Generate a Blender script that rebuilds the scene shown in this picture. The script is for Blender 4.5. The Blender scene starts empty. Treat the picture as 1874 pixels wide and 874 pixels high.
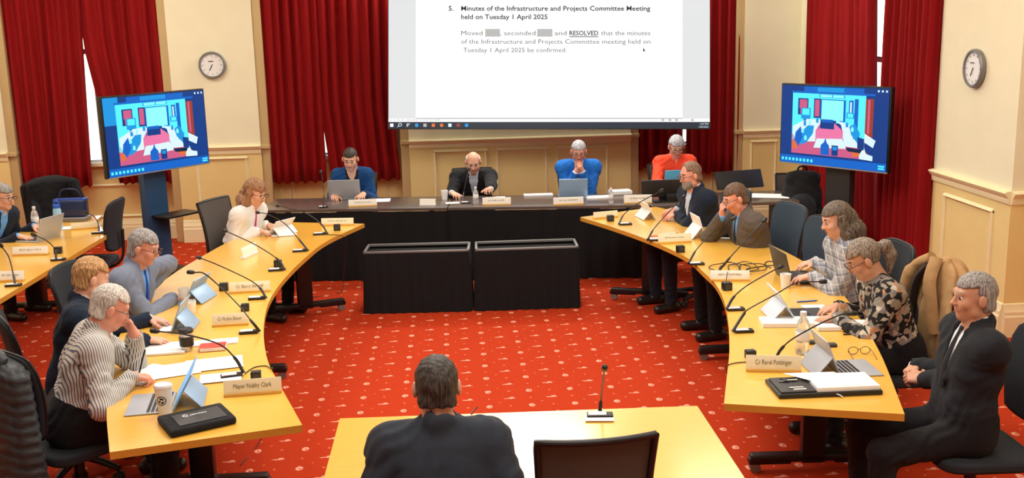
import bpy, bmesh, math, random
import numpy as np
from mathutils import Vector, Matrix
random.seed(7)
SC = bpy.context.scene
COL = SC.collection
PI = math.pi

# ------------------------------------------------------------------ camera
F, IW, IH = 1900.0, 1874, 874
YAW, PITCH, ROLL = math.radians(3.3), math.radians(11.8), math.radians(1.4)
CAMZ = 2.5
def _basis():
    f = np.array([math.sin(YAW)*math.cos(PITCH), math.cos(YAW)*math.cos(PITCH), -math.sin(PITCH)])
    r = np.array([math.cos(YAW), -math.sin(YAW), 0.0]); u = np.cross(r, f)
    c, s = math.cos(ROLL), math.sin(ROLL)
    return r*c-u*s, u*c+r*s, f
CR, CU, CF = _basis()
CP = np.array([0, 0, CAMZ])
def ray(x, y): return CF + CR*(x-IW/2)/F - CU*(y-IH/2)/F
def at(x, y, z=0.73):
    d = ray(x, y); return CP + d*(z-CAMZ)/d[2]
def aty(x, y, Y):
    d = ray(x, y); return CP + d*Y/d[1]
cam_data = bpy.data.cameras.new('camera'); cam = bpy.data.objects.new('camera', cam_data)
COL.objects.link(cam); SC.camera = cam
cam_data.sensor_width = 36.0; cam_data.lens = F/IW*36.0; cam_data.clip_end = 200
cam.matrix_world = Matrix(((CR[0], CU[0], -CF[0], 0), (CR[1], CU[1], -CF[1], 0), (CR[2], CU[2], -CF[2], CAMZ), (0, 0, 0, 1)))

# ------------------------------------------------------------------ world, lamps, exposure
SC.view_settings.view_transform = 'Standard'; SC.view_settings.look = 'None'
SC.view_settings.gamma = 1.0; SC.view_settings.use_curve_mapping = False
SC.view_settings.exposure = 0.0
w = bpy.data.worlds.new('world'); SC.world = w; w.use_nodes = True
bg = w.node_tree.nodes['Background']
sky = w.node_tree.nodes.new('ShaderNodeTexSky'); sky.sky_type = 'NISHITA'; sky.sun_disc = False
sky.sun_elevation = math.radians(40); sky.sun_rotation = math.radians(200)
w.node_tree.links.new(sky.outputs[0], bg.inputs[0]); bg.inputs[1].default_value = 1.1
CEIL = 4.2
LAMPS = [  # x, y, size x, size y, watts, colour
    (0.2, 6.4, 2.6, 2.0, 165, (1.0, .96, .87)),
    (-3.2, 6.3, 1.6, 2.4, 70, (1.0, .97, .90)),
    (3.0, 6.6, 1.2, 2.4, 38, (1.0, .92, .76)),
    (-4.0, 10.3, 2.4, 1.2, 100, (1.0, .95, .80)),
    (0.75, 11.75, 1.7, .7, 140, (1.0, .96, .84)),  # unseen lamp, added by the back wall for glare on the front table
    (3.0, 10.6, 1.2, 1.0, 42, (1.0, .93, .76)),
    (0.3, 2.3, 3.4, 1.6, 95, (1.0, .97, .92)),
    (3.2, 2.4, 1.2, 1.6, 36, (1.0, .93, .78)),
]
def make_lamps():
    for (x, y, sx, sy, p, c) in LAMPS:
        l = bpy.data.lights.new('ceiling_lamp_light', 'AREA'); l.shape = 'RECTANGLE'; l.size = sx; l.size_y = sy
        l.energy = p; l.color = c
        o = bpy.data.objects.new('ceiling_lamp_light', l); COL.objects.link(o); o.location = (x, y, CEIL-.07)
make_lamps()

# ------------------------------------------------------------------ helpers
def tag(o, label=None, cat=None, group=None, kind=None):
    if label: o['label'] = label
    if cat: o['category'] = cat
    if group: o['group'] = group
    if kind: o['kind'] = kind
    return o
def empty(name, loc, rz=0.0, label=None, cat=None, group=None):
    o = bpy.data.objects.new(name, None); COL.objects.link(o)
    o.location = tuple(float(v) for v in loc); o.rotation_euler = (0, 0, rz)
    o.empty_display_size = .1
    return tag(o, label, cat, group)
def copy_tree(o, parent=None):
    c = o.copy(); COL.objects.link(c)
    if parent is not None: c.parent = parent
    for ch in [q for q in o.children]: copy_tree(ch, c)
    return c
def link_mesh(name, me, mats, parent=None, smooth=30):
    o = bpy.data.objects.new(name, me); COL.objects.link(o)
    for m in (mats if isinstance(mats, (list, tuple)) else [mats]): me.materials.append(m)
    if smooth:
        me.shade_smooth()
        if smooth < 180: me.set_sharp_from_angle(angle=math.radians(smooth))
    if parent is not None: o.parent = parent
    return o
def rotm(rx=0, ry=0, rz=0): return Matrix.Rotation(rz, 4, 'Z') @ Matrix.Rotation(ry, 4, 'Y') @ Matrix.Rotation(rx, 4, 'X')

class MB:
    """collects shapes; build() links them as one mesh object"""
    def __init__(s): s.v = []; s.f = []; s.m = []; s.mi = 0; s.T = Matrix.Identity(4)
    def add(s, vs, fs):
        b = len(s.v)
        for p in vs: s.v.append(tuple(s.T @ Vector(tuple(float(q) for q in p))))
        for q in fs: s.f.append(tuple(b+i for i in q)); s.m.append(s.mi)
    def box(s, c, d, bev=0.0, R=None):
        bm = bmesh.new(); bmesh.ops.create_cube(bm, size=1)
        for v in bm.verts: v.co = Vector((v.co.x*d[0], v.co.y*d[1], v.co.z*d[2]))
        if bev > 0: bmesh.ops.bevel(bm, geom=bm.edges[:], offset=min(bev, min(d)*.45), segments=2, affect='EDGES', profile=.6)
        if R is not None: bmesh.ops.transform(bm, matrix=R, verts=bm.verts[:])
        bmesh.ops.translate(bm, vec=Vector(tuple(float(q) for q in c)), verts=bm.verts[:])
        bm.verts.index_update()
        s.add([v.co for v in bm.verts], [[v.index for v in f.verts] for f in bm.faces]); bm.free()
    def ring(s, path, radii, n=10, cap=True, squash=None):
        pts = [Vector(tuple(float(q) for q in p)) for p in path]; vs = []; fs = []
        t = (pts[1]-pts[0]).normalized(); ref = Vector((0, 0, 1)) if abs(t.z) < .9 else Vector((1, 0, 0))
        a = t.cross(ref).normalized()
        for i, p in enumerate(pts):
            t = (pts[min(i+1, len(pts)-1)]-pts[max(i-1, 0)]).normalized()
            a = (a-t*a.dot(t)).normalized(); b = t.cross(a)
            r = radii[i] if isinstance(radii, (list, tuple)) else radii
            for k in range(n):
                q = 2*PI*k/n; vs.append(p+a*(math.cos(q)*r)+b*(math.sin(q)*r*(squash or 1)))
        for i in range(len(pts)-1):
            for k in range(n):
                k2 = (k+1) % n; fs.append((i*n+k, i*n+k2, (i+1)*n+k2, (i+1)*n+k))
        if cap: fs.append(tuple(range(n))[::-1]); fs.append(tuple((len(pts)-1)*n+k for k in range(n)))
        s.add(vs, fs)
    def cyl(s, p0, p1, r0, r1=None, n=16): s.ring([p0, p1], [r0, r0 if r1 is None else r1], n)
    def lathe(s, prof, n=24, c=(0, 0, 0)):
        vs = []; fs = []
        for r, z in prof:
            for k in range(n):
                q = 2*PI*k/n; vs.append((c[0]+r*math.cos(q), c[1]+r*math.sin(q), c[2]+z))
        for i in range(len(prof)-1):
            for k in range(n):
                k2 = (k+1) % n; fs.append((i*n+k, i*n+k2, (i+1)*n+k2, (i+1)*n+k))
        fs.append(tuple(range(n))[::-1]); fs.append(tuple((len(prof)-1)*n+k for k in range(n)))
        s.add(vs, fs)
    def prism(s, poly, z0, z1):
        n = len(poly); vs = [(p[0], p[1], z0) for p in poly]+[(p[0], p[1], z1) for p in poly]
        fs = [tuple(range(n))[::-1], tuple(range(n, 2*n))]
        for i in range(n): fs.append((i, (i+1) % n, n+(i+1) % n, n+i))
        s.add(vs, fs)
    def sheet(s, pts, thick, axis=Vector((0, 1, 0))):
        """grid pts[i][j] thickened along axis"""
        ni, nj = len(pts), len(pts[0]); N = ni*nj; vs = []
        for o in (0, 1):
            for r in pts:
                for p in r: vs.append(Vector(p)+axis*thick*o)
        fs = []
        I = lambda i, j: i*nj+j
        for i in range(ni-1):
            for j in range(nj-1):
                fs.append((I(i, j), I(i+1, j), I(i+1, j+1), I(i, j+1)))
                fs.append((N+I(i, j), N+I(i, j+1), N+I(i+1, j+1), N+I(i+1, j)))
        for i in range(ni-1):
            fs.append((I(i, 0), N+I(i, 0), N+I(i+1, 0), I(i+1, 0)))
            fs.append((I(i, nj-1), I(i+1, nj-1), N+I(i+1, nj-1), N+I(i, nj-1)))
        for j in range(nj-1):
            fs.append((I(0, j), I(0, j+1), N+I(0, j+1), N+I(0, j)))
            fs.append((I(ni-1, j), N+I(ni-1, j), N+I(ni-1, j+1), I(ni-1, j+1)))
        s.add(vs, fs)
    def build(s, name, mats, parent=None, smooth=30, kind=None):
        me = bpy.data.meshes.new(name); me.from_pydata(s.v, [], s.f)
        for i, p in enumerate(me.polygons): p.material_index = s.m[i]
        bm = bmesh.new(); bm.from_mesh(me); bmesh.ops.recalc_face_normals(bm, faces=bm.faces[:]); bm.to_mesh(me); bm.free()
        me.update()
        o = link_mesh(name, me, mats, parent, smooth)
        if kind: o['kind'] = kind
        return o

def bez(pts, n=8):
    """Catmull-Rom through pts"""
    P = [np.array(p, float) for p in pts]; P = [2*P[0]-P[1]]+P+[2*P[-1]-P[-2]]; out = []
    for i in range(1, len(P)-2):
        for k in range(n):
            t = k/n; a, b, c, d = P[i-1:i+3]
            out.append(.5*((2*b)+(-a+c)*t+(2*a-5*b+4*c-d)*t*t+(-a+3*b-3*c+d)*t**3))
    out.append(P[-2]); return out

def text_mesh(s, width, height=None, bold=0.0, extrude=.0006):
    """text as a mesh in its own XY plane, lower-left at the origin; scaled to a width (and cap height)"""
    cu = bpy.data.curves.new('lettering', 'FONT'); cu.body = s; cu.size = 1.0; cu.offset = bold; cu.resolution_u = 2
    o = bpy.data.objects.new('lettering', cu); COL.objects.link(o)
    dg = bpy.context.evaluated_depsgraph_get(); me = bpy.data.meshes.new_from_object(o.evaluated_get(dg))
    bpy.data.objects.remove(o); bpy.data.curves.remove(cu)
    xs = [v.co.x for v in me.vertices]; ys = [v.co.y for v in me.vertices]
    x0, x1 = min(xs), max(xs)
    sx = width/(x1-x0); sy = height/.73 if height else sx
    for v in me.vertices: v.co = Vector(((v.co.x-x0)*sx, v.co.y*sy, 0))
    return me

# ------------------------------------------------------------------ materials
def mat(name, col, rough=.5, metal=0.0, spec=.5, emit=None, es=1.0, alpha=None, trans=0.0, coat=0.0):
    m = bpy.data.materials.new(name); m.use_nodes = True; b = m.node_tree.nodes['Principled BSDF']
    b.inputs['Base Color'].default_value = (*col, 1); b.inputs['Roughness'].default_value = rough
    b.inputs['Metallic'].default_value = metal; b.inputs['Specular IOR Level'].default_value = spec
    b.inputs['Transmission Weight'].default_value = trans; b.inputs['Coat Weight'].default_value = coat
    if emit: b.inputs['Emission Color'].default_value = (*emit, 1); b.inputs['Emission Strength'].default_value = es
    return m
def nt(m): return m.node_tree, m.node_tree.nodes['Principled BSDF']
def nmath(T, op, a, b=None, c=None):
    n = T.nodes.new('ShaderNodeMath'); n.operation = op
    for i, x in enumerate((a, b, c)):
        if x is None: continue
        if isinstance(x, (int, float)): n.inputs[i].default_value = x
        else: T.links.new(x, n.inputs[i])
    return n.outputs[0]
def mixc(T, f, a, b):
    n = T.nodes.new('ShaderNodeMix'); n.data_type = 'RGBA'
    if isinstance(f, (int, float)): n.inputs[0].default_value = f
    else: T.links.new(f, n.inputs[0])
    for i, x in ((6, a), (7, b)):
        if isinstance(x, tuple): n.inputs[i].default_value = (*x, 1)
        else: T.links.new(x, n.inputs[i])
    return n.outputs[2]
def coords(T, scale=(1, 1, 1), rot=(0, 0, 0)):
    tc = T.nodes.new('ShaderNodeTexCoord'); mp = T.nodes.new('ShaderNodeMapping')
    mp.inputs['Scale'].default_value = scale; mp.inputs['Rotation'].default_value = rot
    T.links.new(tc.outputs['Object'], mp.inputs[0]); return mp.outputs[0]
def noise(T, vec, scale, detail=3):
    n = T.nodes.new('ShaderNodeTexNoise'); n.inputs['Scale'].default_value = scale; n.inputs['Detail'].default_value = detail
    T.links.new(vec, n.inputs['Vector']); return n.outputs['Fac']
def bump(T, b, h, strength=.3, dist=.01):
    n = T.nodes.new('ShaderNodeBump'); n.inputs['Strength'].default_value = strength; n.inputs['Distance'].default_value = dist
    T.links.new(h, n.inputs['Height']); T.links.new(n.outputs[0], b.inputs['Normal'])
def fabric(name, col, var=.18, scale=220, rough=.85, folds=.5, sheen=.04):
    m = mat(name, col, rough, spec=.2); T, b = nt(m); v = coords(T)
    n1 = noise(T, v, scale); n2 = noise(T, v, 9, 2)
    dark = tuple(c*(1-var) for c in col); lite = tuple(min(1, c*(1+var)+.003) for c in col)
    T.links.new(mixc(T, n1, dark, lite), b.inputs['Base Color'])
    b.inputs['Sheen Weight'].default_value = sheen
    bump(T, b, n2, folds, .03)
    return m
def skin(name, col):
    m = mat(name, col, .5, spec=.4); T, b = nt(m); v = coords(T)
    n1 = noise(T, v, 30); T.links.new(mixc(T, n1, tuple(c*.88 for c in col), (min(1, col[0]*1.1), col[1]*1.0, col[2]*.98)), b.inputs['Base Color'])
    b.inputs['Subsurface Weight'].default_value = .08; b.inputs['Subsurface Radius'].default_value = (.02, .008, .004)
    return m
def hairm(name, col, col2=None):
    m = mat(name, col, .55, spec=.35); T, b = nt(m)
    v = coords(T, (120, 120, 9)); n1 = noise(T, v, 1.4, 3)
    r = T.nodes.new('ShaderNodeMapRange'); r.inputs[1].default_value = .35; r.inputs[2].default_value = .65; T.links.new(n1, r.inputs[0])
    c2 = col2 or tuple(min(1, c*1.8+.02) for c in col)
    T.links.new(mixc(T, r.outputs[0], tuple(c*.6 for c in col), c2), b.inputs['Base Color'])
    bump(T, b, n1, .45, .006)
    return m
M = {}
def wall_mat(name, col, sc=5):
    m = mat(name, col, .6, spec=.25); T, b = nt(m); v = coords(T)
    T.links.new(mixc(T, noise(T, v, sc), tuple(c*.95 for c in col), tuple(min(1, c*1.04) for c in col)), b.inputs['Base Color'])
    bump(T, b, noise(T, v, 120), .06, .003); return m
M['cream'] = wall_mat('cream_paint', (.84, .79, .58))
M['tan'] = wall_mat('tan_paint', (.80, .63, .28))
M['tan_dark'] = wall_mat('tan_trim_paint', (.55, .40, .20))
M['moulding'] = wall_mat('cream_moulding_paint', (.86, .76, .48))
M['ceiling'] = wall_mat('white_ceiling_paint', (.8, .78, .72))
M['white_frame'] = mat('white_window_frame', (.8, .82, .85), .4)
# carpet: rosettes and dashes in a square lattice
m = mat('red_patterned_carpet', (.5, .03, .01), .95, spec=.1); T, b = nt(m)
tc = T.nodes.new('ShaderNodeTexCoord'); sep = T.nodes.new('ShaderNodeSeparateXYZ'); T.links.new(tc.outputs['Object'], sep.inputs[0])
PX, PY = .285, .282
def cell(ax, p, off):
    a = nmath(T, 'SUBTRACT', sep.outputs[ax], off); a = nmath(T, 'DIVIDE', a, p)
    a = nmath(T, 'ADD', a, .5); a = nmath(T, 'FRACT', a); a = nmath(T, 'SUBTRACT', a, .5); return nmath(T, 'MULTIPLY', a, p)
def wob(amp, sc):
    n = T.nodes.new('ShaderNodeTexNoise'); n.inputs['Scale'].default_value = sc; T.links.new(tc.outputs['Object'], n.inputs['Vector'])
    return nmath(T, 'MULTIPLY', nmath(T, 'SUBTRACT', n.outputs['Fac'], .5), amp)
def blob(ox, oy, rx, ry):
    cx = cell(0, PX, ox); cy = cell(1, PY, oy)
    cx = nmath(T, 'DIVIDE', nmath(T, 'ADD', cx, wob(.02, 70)), rx); cy = nmath(T, 'DIVIDE', nmath(T, 'ADD', cy, wob(.02, 60)), ry)
    d = nmath(T, 'ADD', nmath(T, 'MULTIPLY', cx, cx), nmath(T, 'MULTIPLY', cy, cy)); return nmath(T, 'LESS_THAN', d, 1.0)
ros = nmath(T, 'SUBTRACT', blob(.20, 7.66, .021, .028), blob(.205, 7.655, .008, .007)); das = blob(.20+PX/2, 7.66+PY/2, .040, .007)
das2 = blob(.215+PX/2, 7.672+PY/2, .015, .012)
sm1 = blob(.20+PX/2, 7.66, .008, .011); sm2 = blob(.20, 7.66+PY/2, .008, .011)
sm3 = blob(.20+PX/4, 7.66+PY/4, .006, .009)
mx = nmath(T, 'MAXIMUM', ros, nmath(T, 'MAXIMUM', das, das2)); mn = nmath(T, 'MAXIMUM', nmath(T, 'MAXIMUM', sm1, sm2), sm3)
pile = T.nodes.new('ShaderNodeTexNoise'); pile.inputs['Scale'].default_value = 160; T.links.new(tc.outputs['Object'], pile.inputs['Vector'])
base = mixc(T, pile.outputs['Fac'], (.35, .025, .006), (.49, .046, .010))
c1 = mixc(T, nmath(T, 'MULTIPLY', mn, .35), base, (.9, .35, .2)); c2 = mixc(T, nmath(T, 'MULTIPLY', mx, .62), c1, (.95, .52, .38))
T.links.new(c2, b.inputs['Base Color']); bump(T, b, pile.outputs['Fac'], .4, .006)
M['carpet'] = m
# wood
m = mat('honey_laminate', (.82, .5, .08), .35, spec=.5, coat=.8); nt(m)[1].inputs['Coat Roughness'].default_value = .17; T, b = nt(m); v = coords(T, (2, 14, 2)); n1 = noise(T, v, 3, 5)
T.links.new(mixc(T, n1, (.80, .43, .050), (.88, .50, .075)), b.inputs['Base Color']); M['wood'] = m
M['wood_edge'] = mat('honey_edge_banding', (.62, .29, .035), .4)
M['wood_strip'] = mat('pale_oak_plinth', (.72, .42, .10), .45)
# curtain
m = mat('red_velvet', (.33, .006, .008), .8, spec=.15); T, b = nt(m); v = coords(T, (1, 1, .12)); n1 = noise(T, v, 16, 3)
T.links.new(mixc(T, n1, (.17, .002, .003), (.32, .006, .008)), b.inputs['Base Color']); b.inputs['Sheen Weight'].default_value = .1
b.inputs['Sheen Tint'].default_value = (1, .2, .15, 1); M['curtain'] = m
M['black_cloth'] = fabric('black_skirting_cloth', (.006, .006, .007), sheen=.03, folds=.2)
M['black_plastic'] = mat('black_plastic', (.01, .01, .011), .4)
M['black_metal'] = mat('black_powder_coat', (.012, .012, .013), .35, .2)
M['charcoal'] = mat('charcoal_plastic', (.035, .037, .04), .5)
M['silver'] = mat('silver_metal', (.55, .57, .6), .3, .8)
M['silver_plastic'] = mat('silver_grey_shell', (.42, .45, .5), .4, .2)
M['chrome'] = mat('chrome', (.7, .7, .7), .15, 1.0)
M['white_plastic'] = mat('white_plastic', (.82, .83, .84), .4)
M['paper'] = mat('white_paper', (.86, .87, .88), .7)
M['cream_card'] = mat('cream_card', (.84, .77, .55), .6)
M['white_card'] = mat('white_card', (.86, .85, .78), .6)
M['ink'] = mat('grey_ink', (.16, .14, .10), .7)
M['black_ink'] = mat('black_ink', (.01, .01, .01), .7)
M['red_book'] = mat('red_cover', (.62, .05, .03), .5)
M['top_dark'] = mat('dark_laminate_top', (.11, .085, .072), .2, spec=.6)
M['chair_fabric'] = fabric('charcoal_chair_fabric', (.022, .026, .032), folds=.1)
M['chair_blue'] = fabric('slate_blue_chair_fabric', (.035, .055, .08), folds=.1)
M['chair_mesh'] = fabric('brown_grey_chair_mesh', (.09, .075, .065), folds=.05, scale=600)
M['glass'] = mat('clear_pane', (1, 1, 1), .0, trans=1.0)
M['bottle'] = mat('clear_bottle_plastic', (.9, .95, .97), .12, trans=.75)
M['steelblue'] = mat('pale_blue_bottle', (.35, .62, .85), .3)
M['blue'] = mat('bright_blue_plastic', (.02, .12, .6), .4)
M['navy_leather'] = mat('navy_leather', (.012, .025, .09), .35)
M['tan_coat'] = fabric('camel_wool', (.42, .25, .11), folds=.6)
M['dark_lining'] = fabric('dark_lining', (.035, .022, .02))
M['puffer'] = fabric('charcoal_nylon', (.045, .052, .056), folds=.8, rough=.45, scale=60)
M['black_coat'] = fabric('black_coat_cloth', (.012, .013, .015), folds=.6)
M['grey_metal'] = mat('grey_rim', (.22, .22, .22), .4, .4)
M['tv_stand'] = mat('stand_with_blue_reflection', (.02, .065, .15), .35)  # blue of a reflection is put into the stand's base colour
M['tv_stand_dark'] = mat('grey_black_stand', (.03, .03, .03), .4)
def em(name, c, s=1.0):
    m = mat(name, (0, 0, 0), .4, emit=c, es=s, spec=.3); return m
M['e_white'] = em('lit_screen_white', (1, 1, 1), 1.08)
M['e_grey'] = em('lit_screen_grey', (.78, .79, .80), 1.0)
M['e_dark'] = em('lit_taskbar', (.018, .028, .045), 1.0)
M['e_text'] = em('lit_screen_text', (.01, .01, .012), 1.0)
M['e_text2'] = em('lit_screen_thin_text', (.12, .12, .12), 1.0)
M['e_block'] = em('lit_redaction_grey', (.50, .49, .48), 1.0)
M['e_cyan'] = em('lit_cyan', (.10, .86, 1.0), 1.1)
M['e_lcyan'] = em('lit_pale_cyan', (.25, .95, 1.0), 1.2)
M['e_mid'] = em('lit_mid_blue', (.01, .33, .80), 1.0)
M['e_blue'] = em('lit_blue', (.005, .14, .62), 1.0)
M['e_navy'] = em('lit_navy', (.004, .05, .26), 1.0)
M['e_black'] = em('lit_blue_black', (.004, .02, .07), 1.0)
M['e_pink'] = em('lit_pink', (.88, .20, .42), 1.0)
M['e_rose'] = em('lit_rose', (.66, .12, .26), 1.0)
M['e_redbrown'] = em('lit_red_brown', (.38, .05, .03), 1.0)
M['e_orange'] = em('lit_orange', (.8, .18, .04), 1.0)
M['e_pale'] = em('lit_pale', (.75, .95, 1.0), 1.0)
M['e_sky'] = em('lit_tablet_blue', (.12, .50, .92), .9)
M['e_laptop'] = em('lit_laptop_blue', (.10, .62, .95), .9)
# ------------------------------------------------------------------ room shell
BY = 12.45           # back wall pier face
def struct(name, mb, mats, smooth=30):
    o = mb.build(name, mats, None, smooth); o['kind'] = 'structure'; return o
mb = MB(); mb.box((-1, 5.2, -.05), (12.6, 16.4, .1)); struct('floor', mb, M['carpet'], 0)
mb = MB(); mb.box((-1, 5.2, CEIL+.05), (12.6, 16.4, .1)); struct('ceiling', mb, M['ceiling'], 0)
mb = MB(); mb.box((-6.55, 5.2, 2.1), (.1, 16.0, 4.2)); struct('wall_left', mb, M['cream'], 0)
mb = MB(); mb.box((-1, -2.05, 2.1), (12.0, .1, 4.2)); struct('wall_rear', mb, M['cream'], 0)

RAIL = 1.12
def rail_profile(mb, p0, p1, out, z=RAIL):
    """dado rail between two points, 'out' the outward direction"""
    p0, p1, out = Vector(p0), Vector(p1), Vector(out)
    prof = [(0, -.075), (.012, -.075), (.018, -.055), (.018, -.03), (.03, -.02), (.045, .0), (.052, .012), (.045, .022), (.012, .028), (0, .028)]
    vs = []
    for p in (p0, p1):
        for a, b_ in prof: vs.append(p+out*a+Vector((0, 0, z+b_)))
    n = len(prof); fs = [tuple(range(n))[::-1], tuple(range(n, 2*n))]
    for i in range(n): fs.append((i, (i+1) % n, n+(i+1) % n, n+i))
    mb.add(vs, fs)
def skirting(mb, p0, p1, out):
    p0, p1, out = Vector(p0), Vector(p1), Vector(out)
    prof = [(0, 0), (.035, 0), (.035, .16), (.028, .175), (.028, .2), (.018, .22), (.012, .26), (0, .265)]
    vs = []
    for p in (p0, p1):
        for a, b_ in prof: vs.append(p+out*a+Vector((0, 0, b_)))
    n = len(prof); fs = [tuple(range(n))[::-1], tuple(range(n, 2*n))]
    for i in range(n): fs.append((i, (i+1) % n, n+(i+1) % n, n+i))
    mb.add(vs, fs)
def panel(mb, a, b, z0, z1, out):
    """moulded rectangular frame on a wall from a to b (ends), between z0 and z1"""
    a, b, out = Vector(a), Vector(b), Vector(out); d = (b-a).normalized(); w = .032
    def bar(p, q, dx):
        prof = [(-w/2, 0), (-w/2, .012), (-.004, .026), (w/2-.006, .012), (w/2, 0)]
        vs = []
        for e in (p, q):
            for s_, h in prof: vs.append(e+dx*s_+out*h)
        n = len(prof); fs = [tuple(range(n))[::-1], tuple(range(n, 2*n))]
        for i in range(n): fs.append((i, (i+1) % n, n+(i+1) % n, n+i))
        mb.add(vs, fs)
    Z = Vector((0, 0, 1))
    bar(a+Z*z1-d*w/2, b+Z*z1+d*w/2, Z); bar(a+Z*z0-d*w/2, b+Z*z0+d*w/2, Z)
    bar(a+Z*z0, a+Z*z1, d); bar(b+Z*z0, b+Z*z1, d)
    return
# piers of the back wall: (x0, x1, panels)
PIERS = [(-6.5, -5.17, [(-6.2, -5.55)]), (-3.22, -2.24, [(-3.0, -2.42)]), (-.49, 2.19, [(-.18, .43), (.57, 1.16), (1.3, 1.9)]), (3.57, 4.35, [(3.68, 3.98)])]
up, lo, mo, bb = MB(), MB(), MB(), MB()
for (x0, x1, pn) in PIERS:
    up.box(((x0+x1)/2, BY+.25, (RAIL+CEIL)/2), (x1-x0, .5, CEIL-RAIL)); lo.box(((x0+x1)/2, BY+.25, RAIL/2), (x1-x0, .5, RAIL))
    rail_profile(mo, (x0, BY, 0), (x1, BY, 0), (0, -1, 0)); skirting(bb, (x0, BY, 0), (x1, BY, 0), (0, -1, 0))
    for (a, b_) in pn: panel(mo, (a, BY, 0), (b_, BY, 0), .30, 1.0, (0, -1, 0))
# window bays: reveal wall behind, at BY+.32, with an opening
BAYS = [(-5.17, -3.22), (-2.24, -.49), (2.19, 3.57)]
RY = BY+.30
for (x0, x1) in BAYS:
    lo.box(((x0+x1)/2, RY+.1, .46), (x1-x0, .2, .92)); up.box(((x0+x1)/2, RY+.1, 3.9), (x1-x0, .2, .6))
    for s_, xx in ((1, x0), (-1, x1)):
        up.box((xx+s_*.14, RY+.1, 2.26), (.28, .2, 2.68))
    mo.box(((x0+x1)/2, RY+.02, .94), (x1-x0-.25, .22, .045), .01)     # sill
    panel(mo, (x0+.3, RY, 0), (x1-.3, RY, 0), .3, .68, (0, -1, 0)); skirting(bb, (x0, RY, 0), (x1, RY, 0), (0, -1, 0))
struct('wall_back', up, M['cream'], 0); struct('trim_1', lo, M['tan'], 0).name = 'wall_back_lower'
bpy.data.objects['wall_back_lower']['kind'] = 'structure'
struct('trim_1', mo, M['moulding'], 25); struct('baseboard_back', bb, M['moulding'], 25)
# architrave strips at the sides of the bays
mb = MB()
for (x0, x1) in BAYS:
    for xx, s_ in ((x0, 1), (x1, -1)): mb.box((xx+s_*.05, BY+.07, CEIL/2), (.10, .10, CEIL), .012)
    for xx, s_ in ((x0, 1), (x1, -1)): mb.box((xx+s_*.05, BY+.045, RAIL), (.11, .13, .05), .012)
struct('trim_2', mb, M['tan_dark'], 25)
mb = MB(); mb.box((-5.33, BY-.03, CEIL/2), (.10, .06, CEIL), .012); mb.box((-3.9, 0, 0), (.001, .001, .001)) if False else None
def window(n, c, w_, z0, z1, axis):
    f = MB(); g = MB(); h = z1-z0; cz = (z0+z1)/2
    def bx(M_, u, z, du, dz, d=.05):
        if axis == 'x': M_.box((c[0]+u, c[1], z), (du, d, dz))
        else: M_.box((c[0], c[1]+u, z), (d, du, dz))
    for u in (-w_/2, 0, w_/2): bx(f, u, cz, .07, h)
    for z in (z0, z1, cz): bx(f, 0, z, w_, .06)
    bx(g, 0, cz, w_-.06, h-.06, .006)
    o = struct('window_%d' % n, f, M['white_frame'], 0); p = g.build('pane', M['glass'], o, 0)
for n, (x0, x1) in enumerate(BAYS): window(n+1, ((x0+x1)/2, RY+.12), x1-x0-.56, .95, 3.6, 'x')

# right wall: stub, long window bay with curtains, pier, near recess
RX = 4.25
up, lo, mo, bb = MB(), MB(), MB(), MB()
for (y0, y1, pn) in ((7.55, 8.84, [(7.80, 8.59)]), (12.14, 12.95, [])):
    up.box((RX+.25, (y0+y1)/2, (RAIL+CEIL)/2), (.5, y1-y0, CEIL-RAIL)); lo.box((RX+.25, (y0+y1)/2, RAIL/2), (.5, y1-y0, RAIL))
    rail_profile(mo, (RX, y0, 0), (RX, min(y1, BY), 0), (-1, 0, 0)); skirting(bb, (RX, y0, 0), (RX, min(y1, BY), 0), (-1, 0, 0))
    for (a, b_) in pn: panel(mo, (RX, a, 0), (RX, b_, 0), .34, .955, (-1, 0, 0))
# near recess (return face towards the camera, then the wall further out)
up.box((4.85, 2.75, (RAIL+CEIL)/2), (.2, 9.6, CEIL-RAIL)); lo.box((4.85, 2.75, RAIL/2), (.2, 9.6, RAIL))
rail_profile(mo, (RX, 7.55, 0), (4.75, 7.55, 0), (0, -1, 0)); skirting(bb, (RX, 7.55, 0), (4.75, 7.55, 0), (0, -1, 0))
# bay behind the curtains
lo.box((RX+.42, 10.49, .2), (.16, 3.3, .4)); up.box((RX+.42, 10.49, 3.9), (.16, 3.3, .6))
up.box((RX+.42, 8.98, 2.0), (.16, .28, 3.2)); up.box((RX+.42, 12.0, 2.0), (.16, .28, 3.2))
struct('wall_right', up, M['cream'], 0); o = struct('wall_right_lower', lo, M['tan'], 0)
struct('trim_3', mo, M['moulding'], 25); struct('baseboard_right', bb, M['moulding'], 25)
window(4, (RX+.42, 10.49), 2.74, .42, 3.6, 'y')

# ceiling light fittings (above the frame)
for i, (x, y, sx, sy, p, c) in enumerate(LAMPS):
    t = empty('ceiling_light', (x, y, CEIL-.06), 0, 'ceiling light panel above the '+['middle of the red carpet', 'left curved tables', 'right curved tables', 'far left window bay', 'head tables, added for the glare on the foreground table', 'side desk', 'foreground table', 'nearest right chairs'][i], 'ceiling light')
    mb = MB()
    for s_ in (-1, 1): mb.box((0, s_*(sy/2+.02), .03), (sx+.08, .04, .06)); mb.box((s_*(sx/2+.02), 0, .03), (.04, sy, .06))
    mb.build('frame', M['white_plastic'], t, 0)

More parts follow.
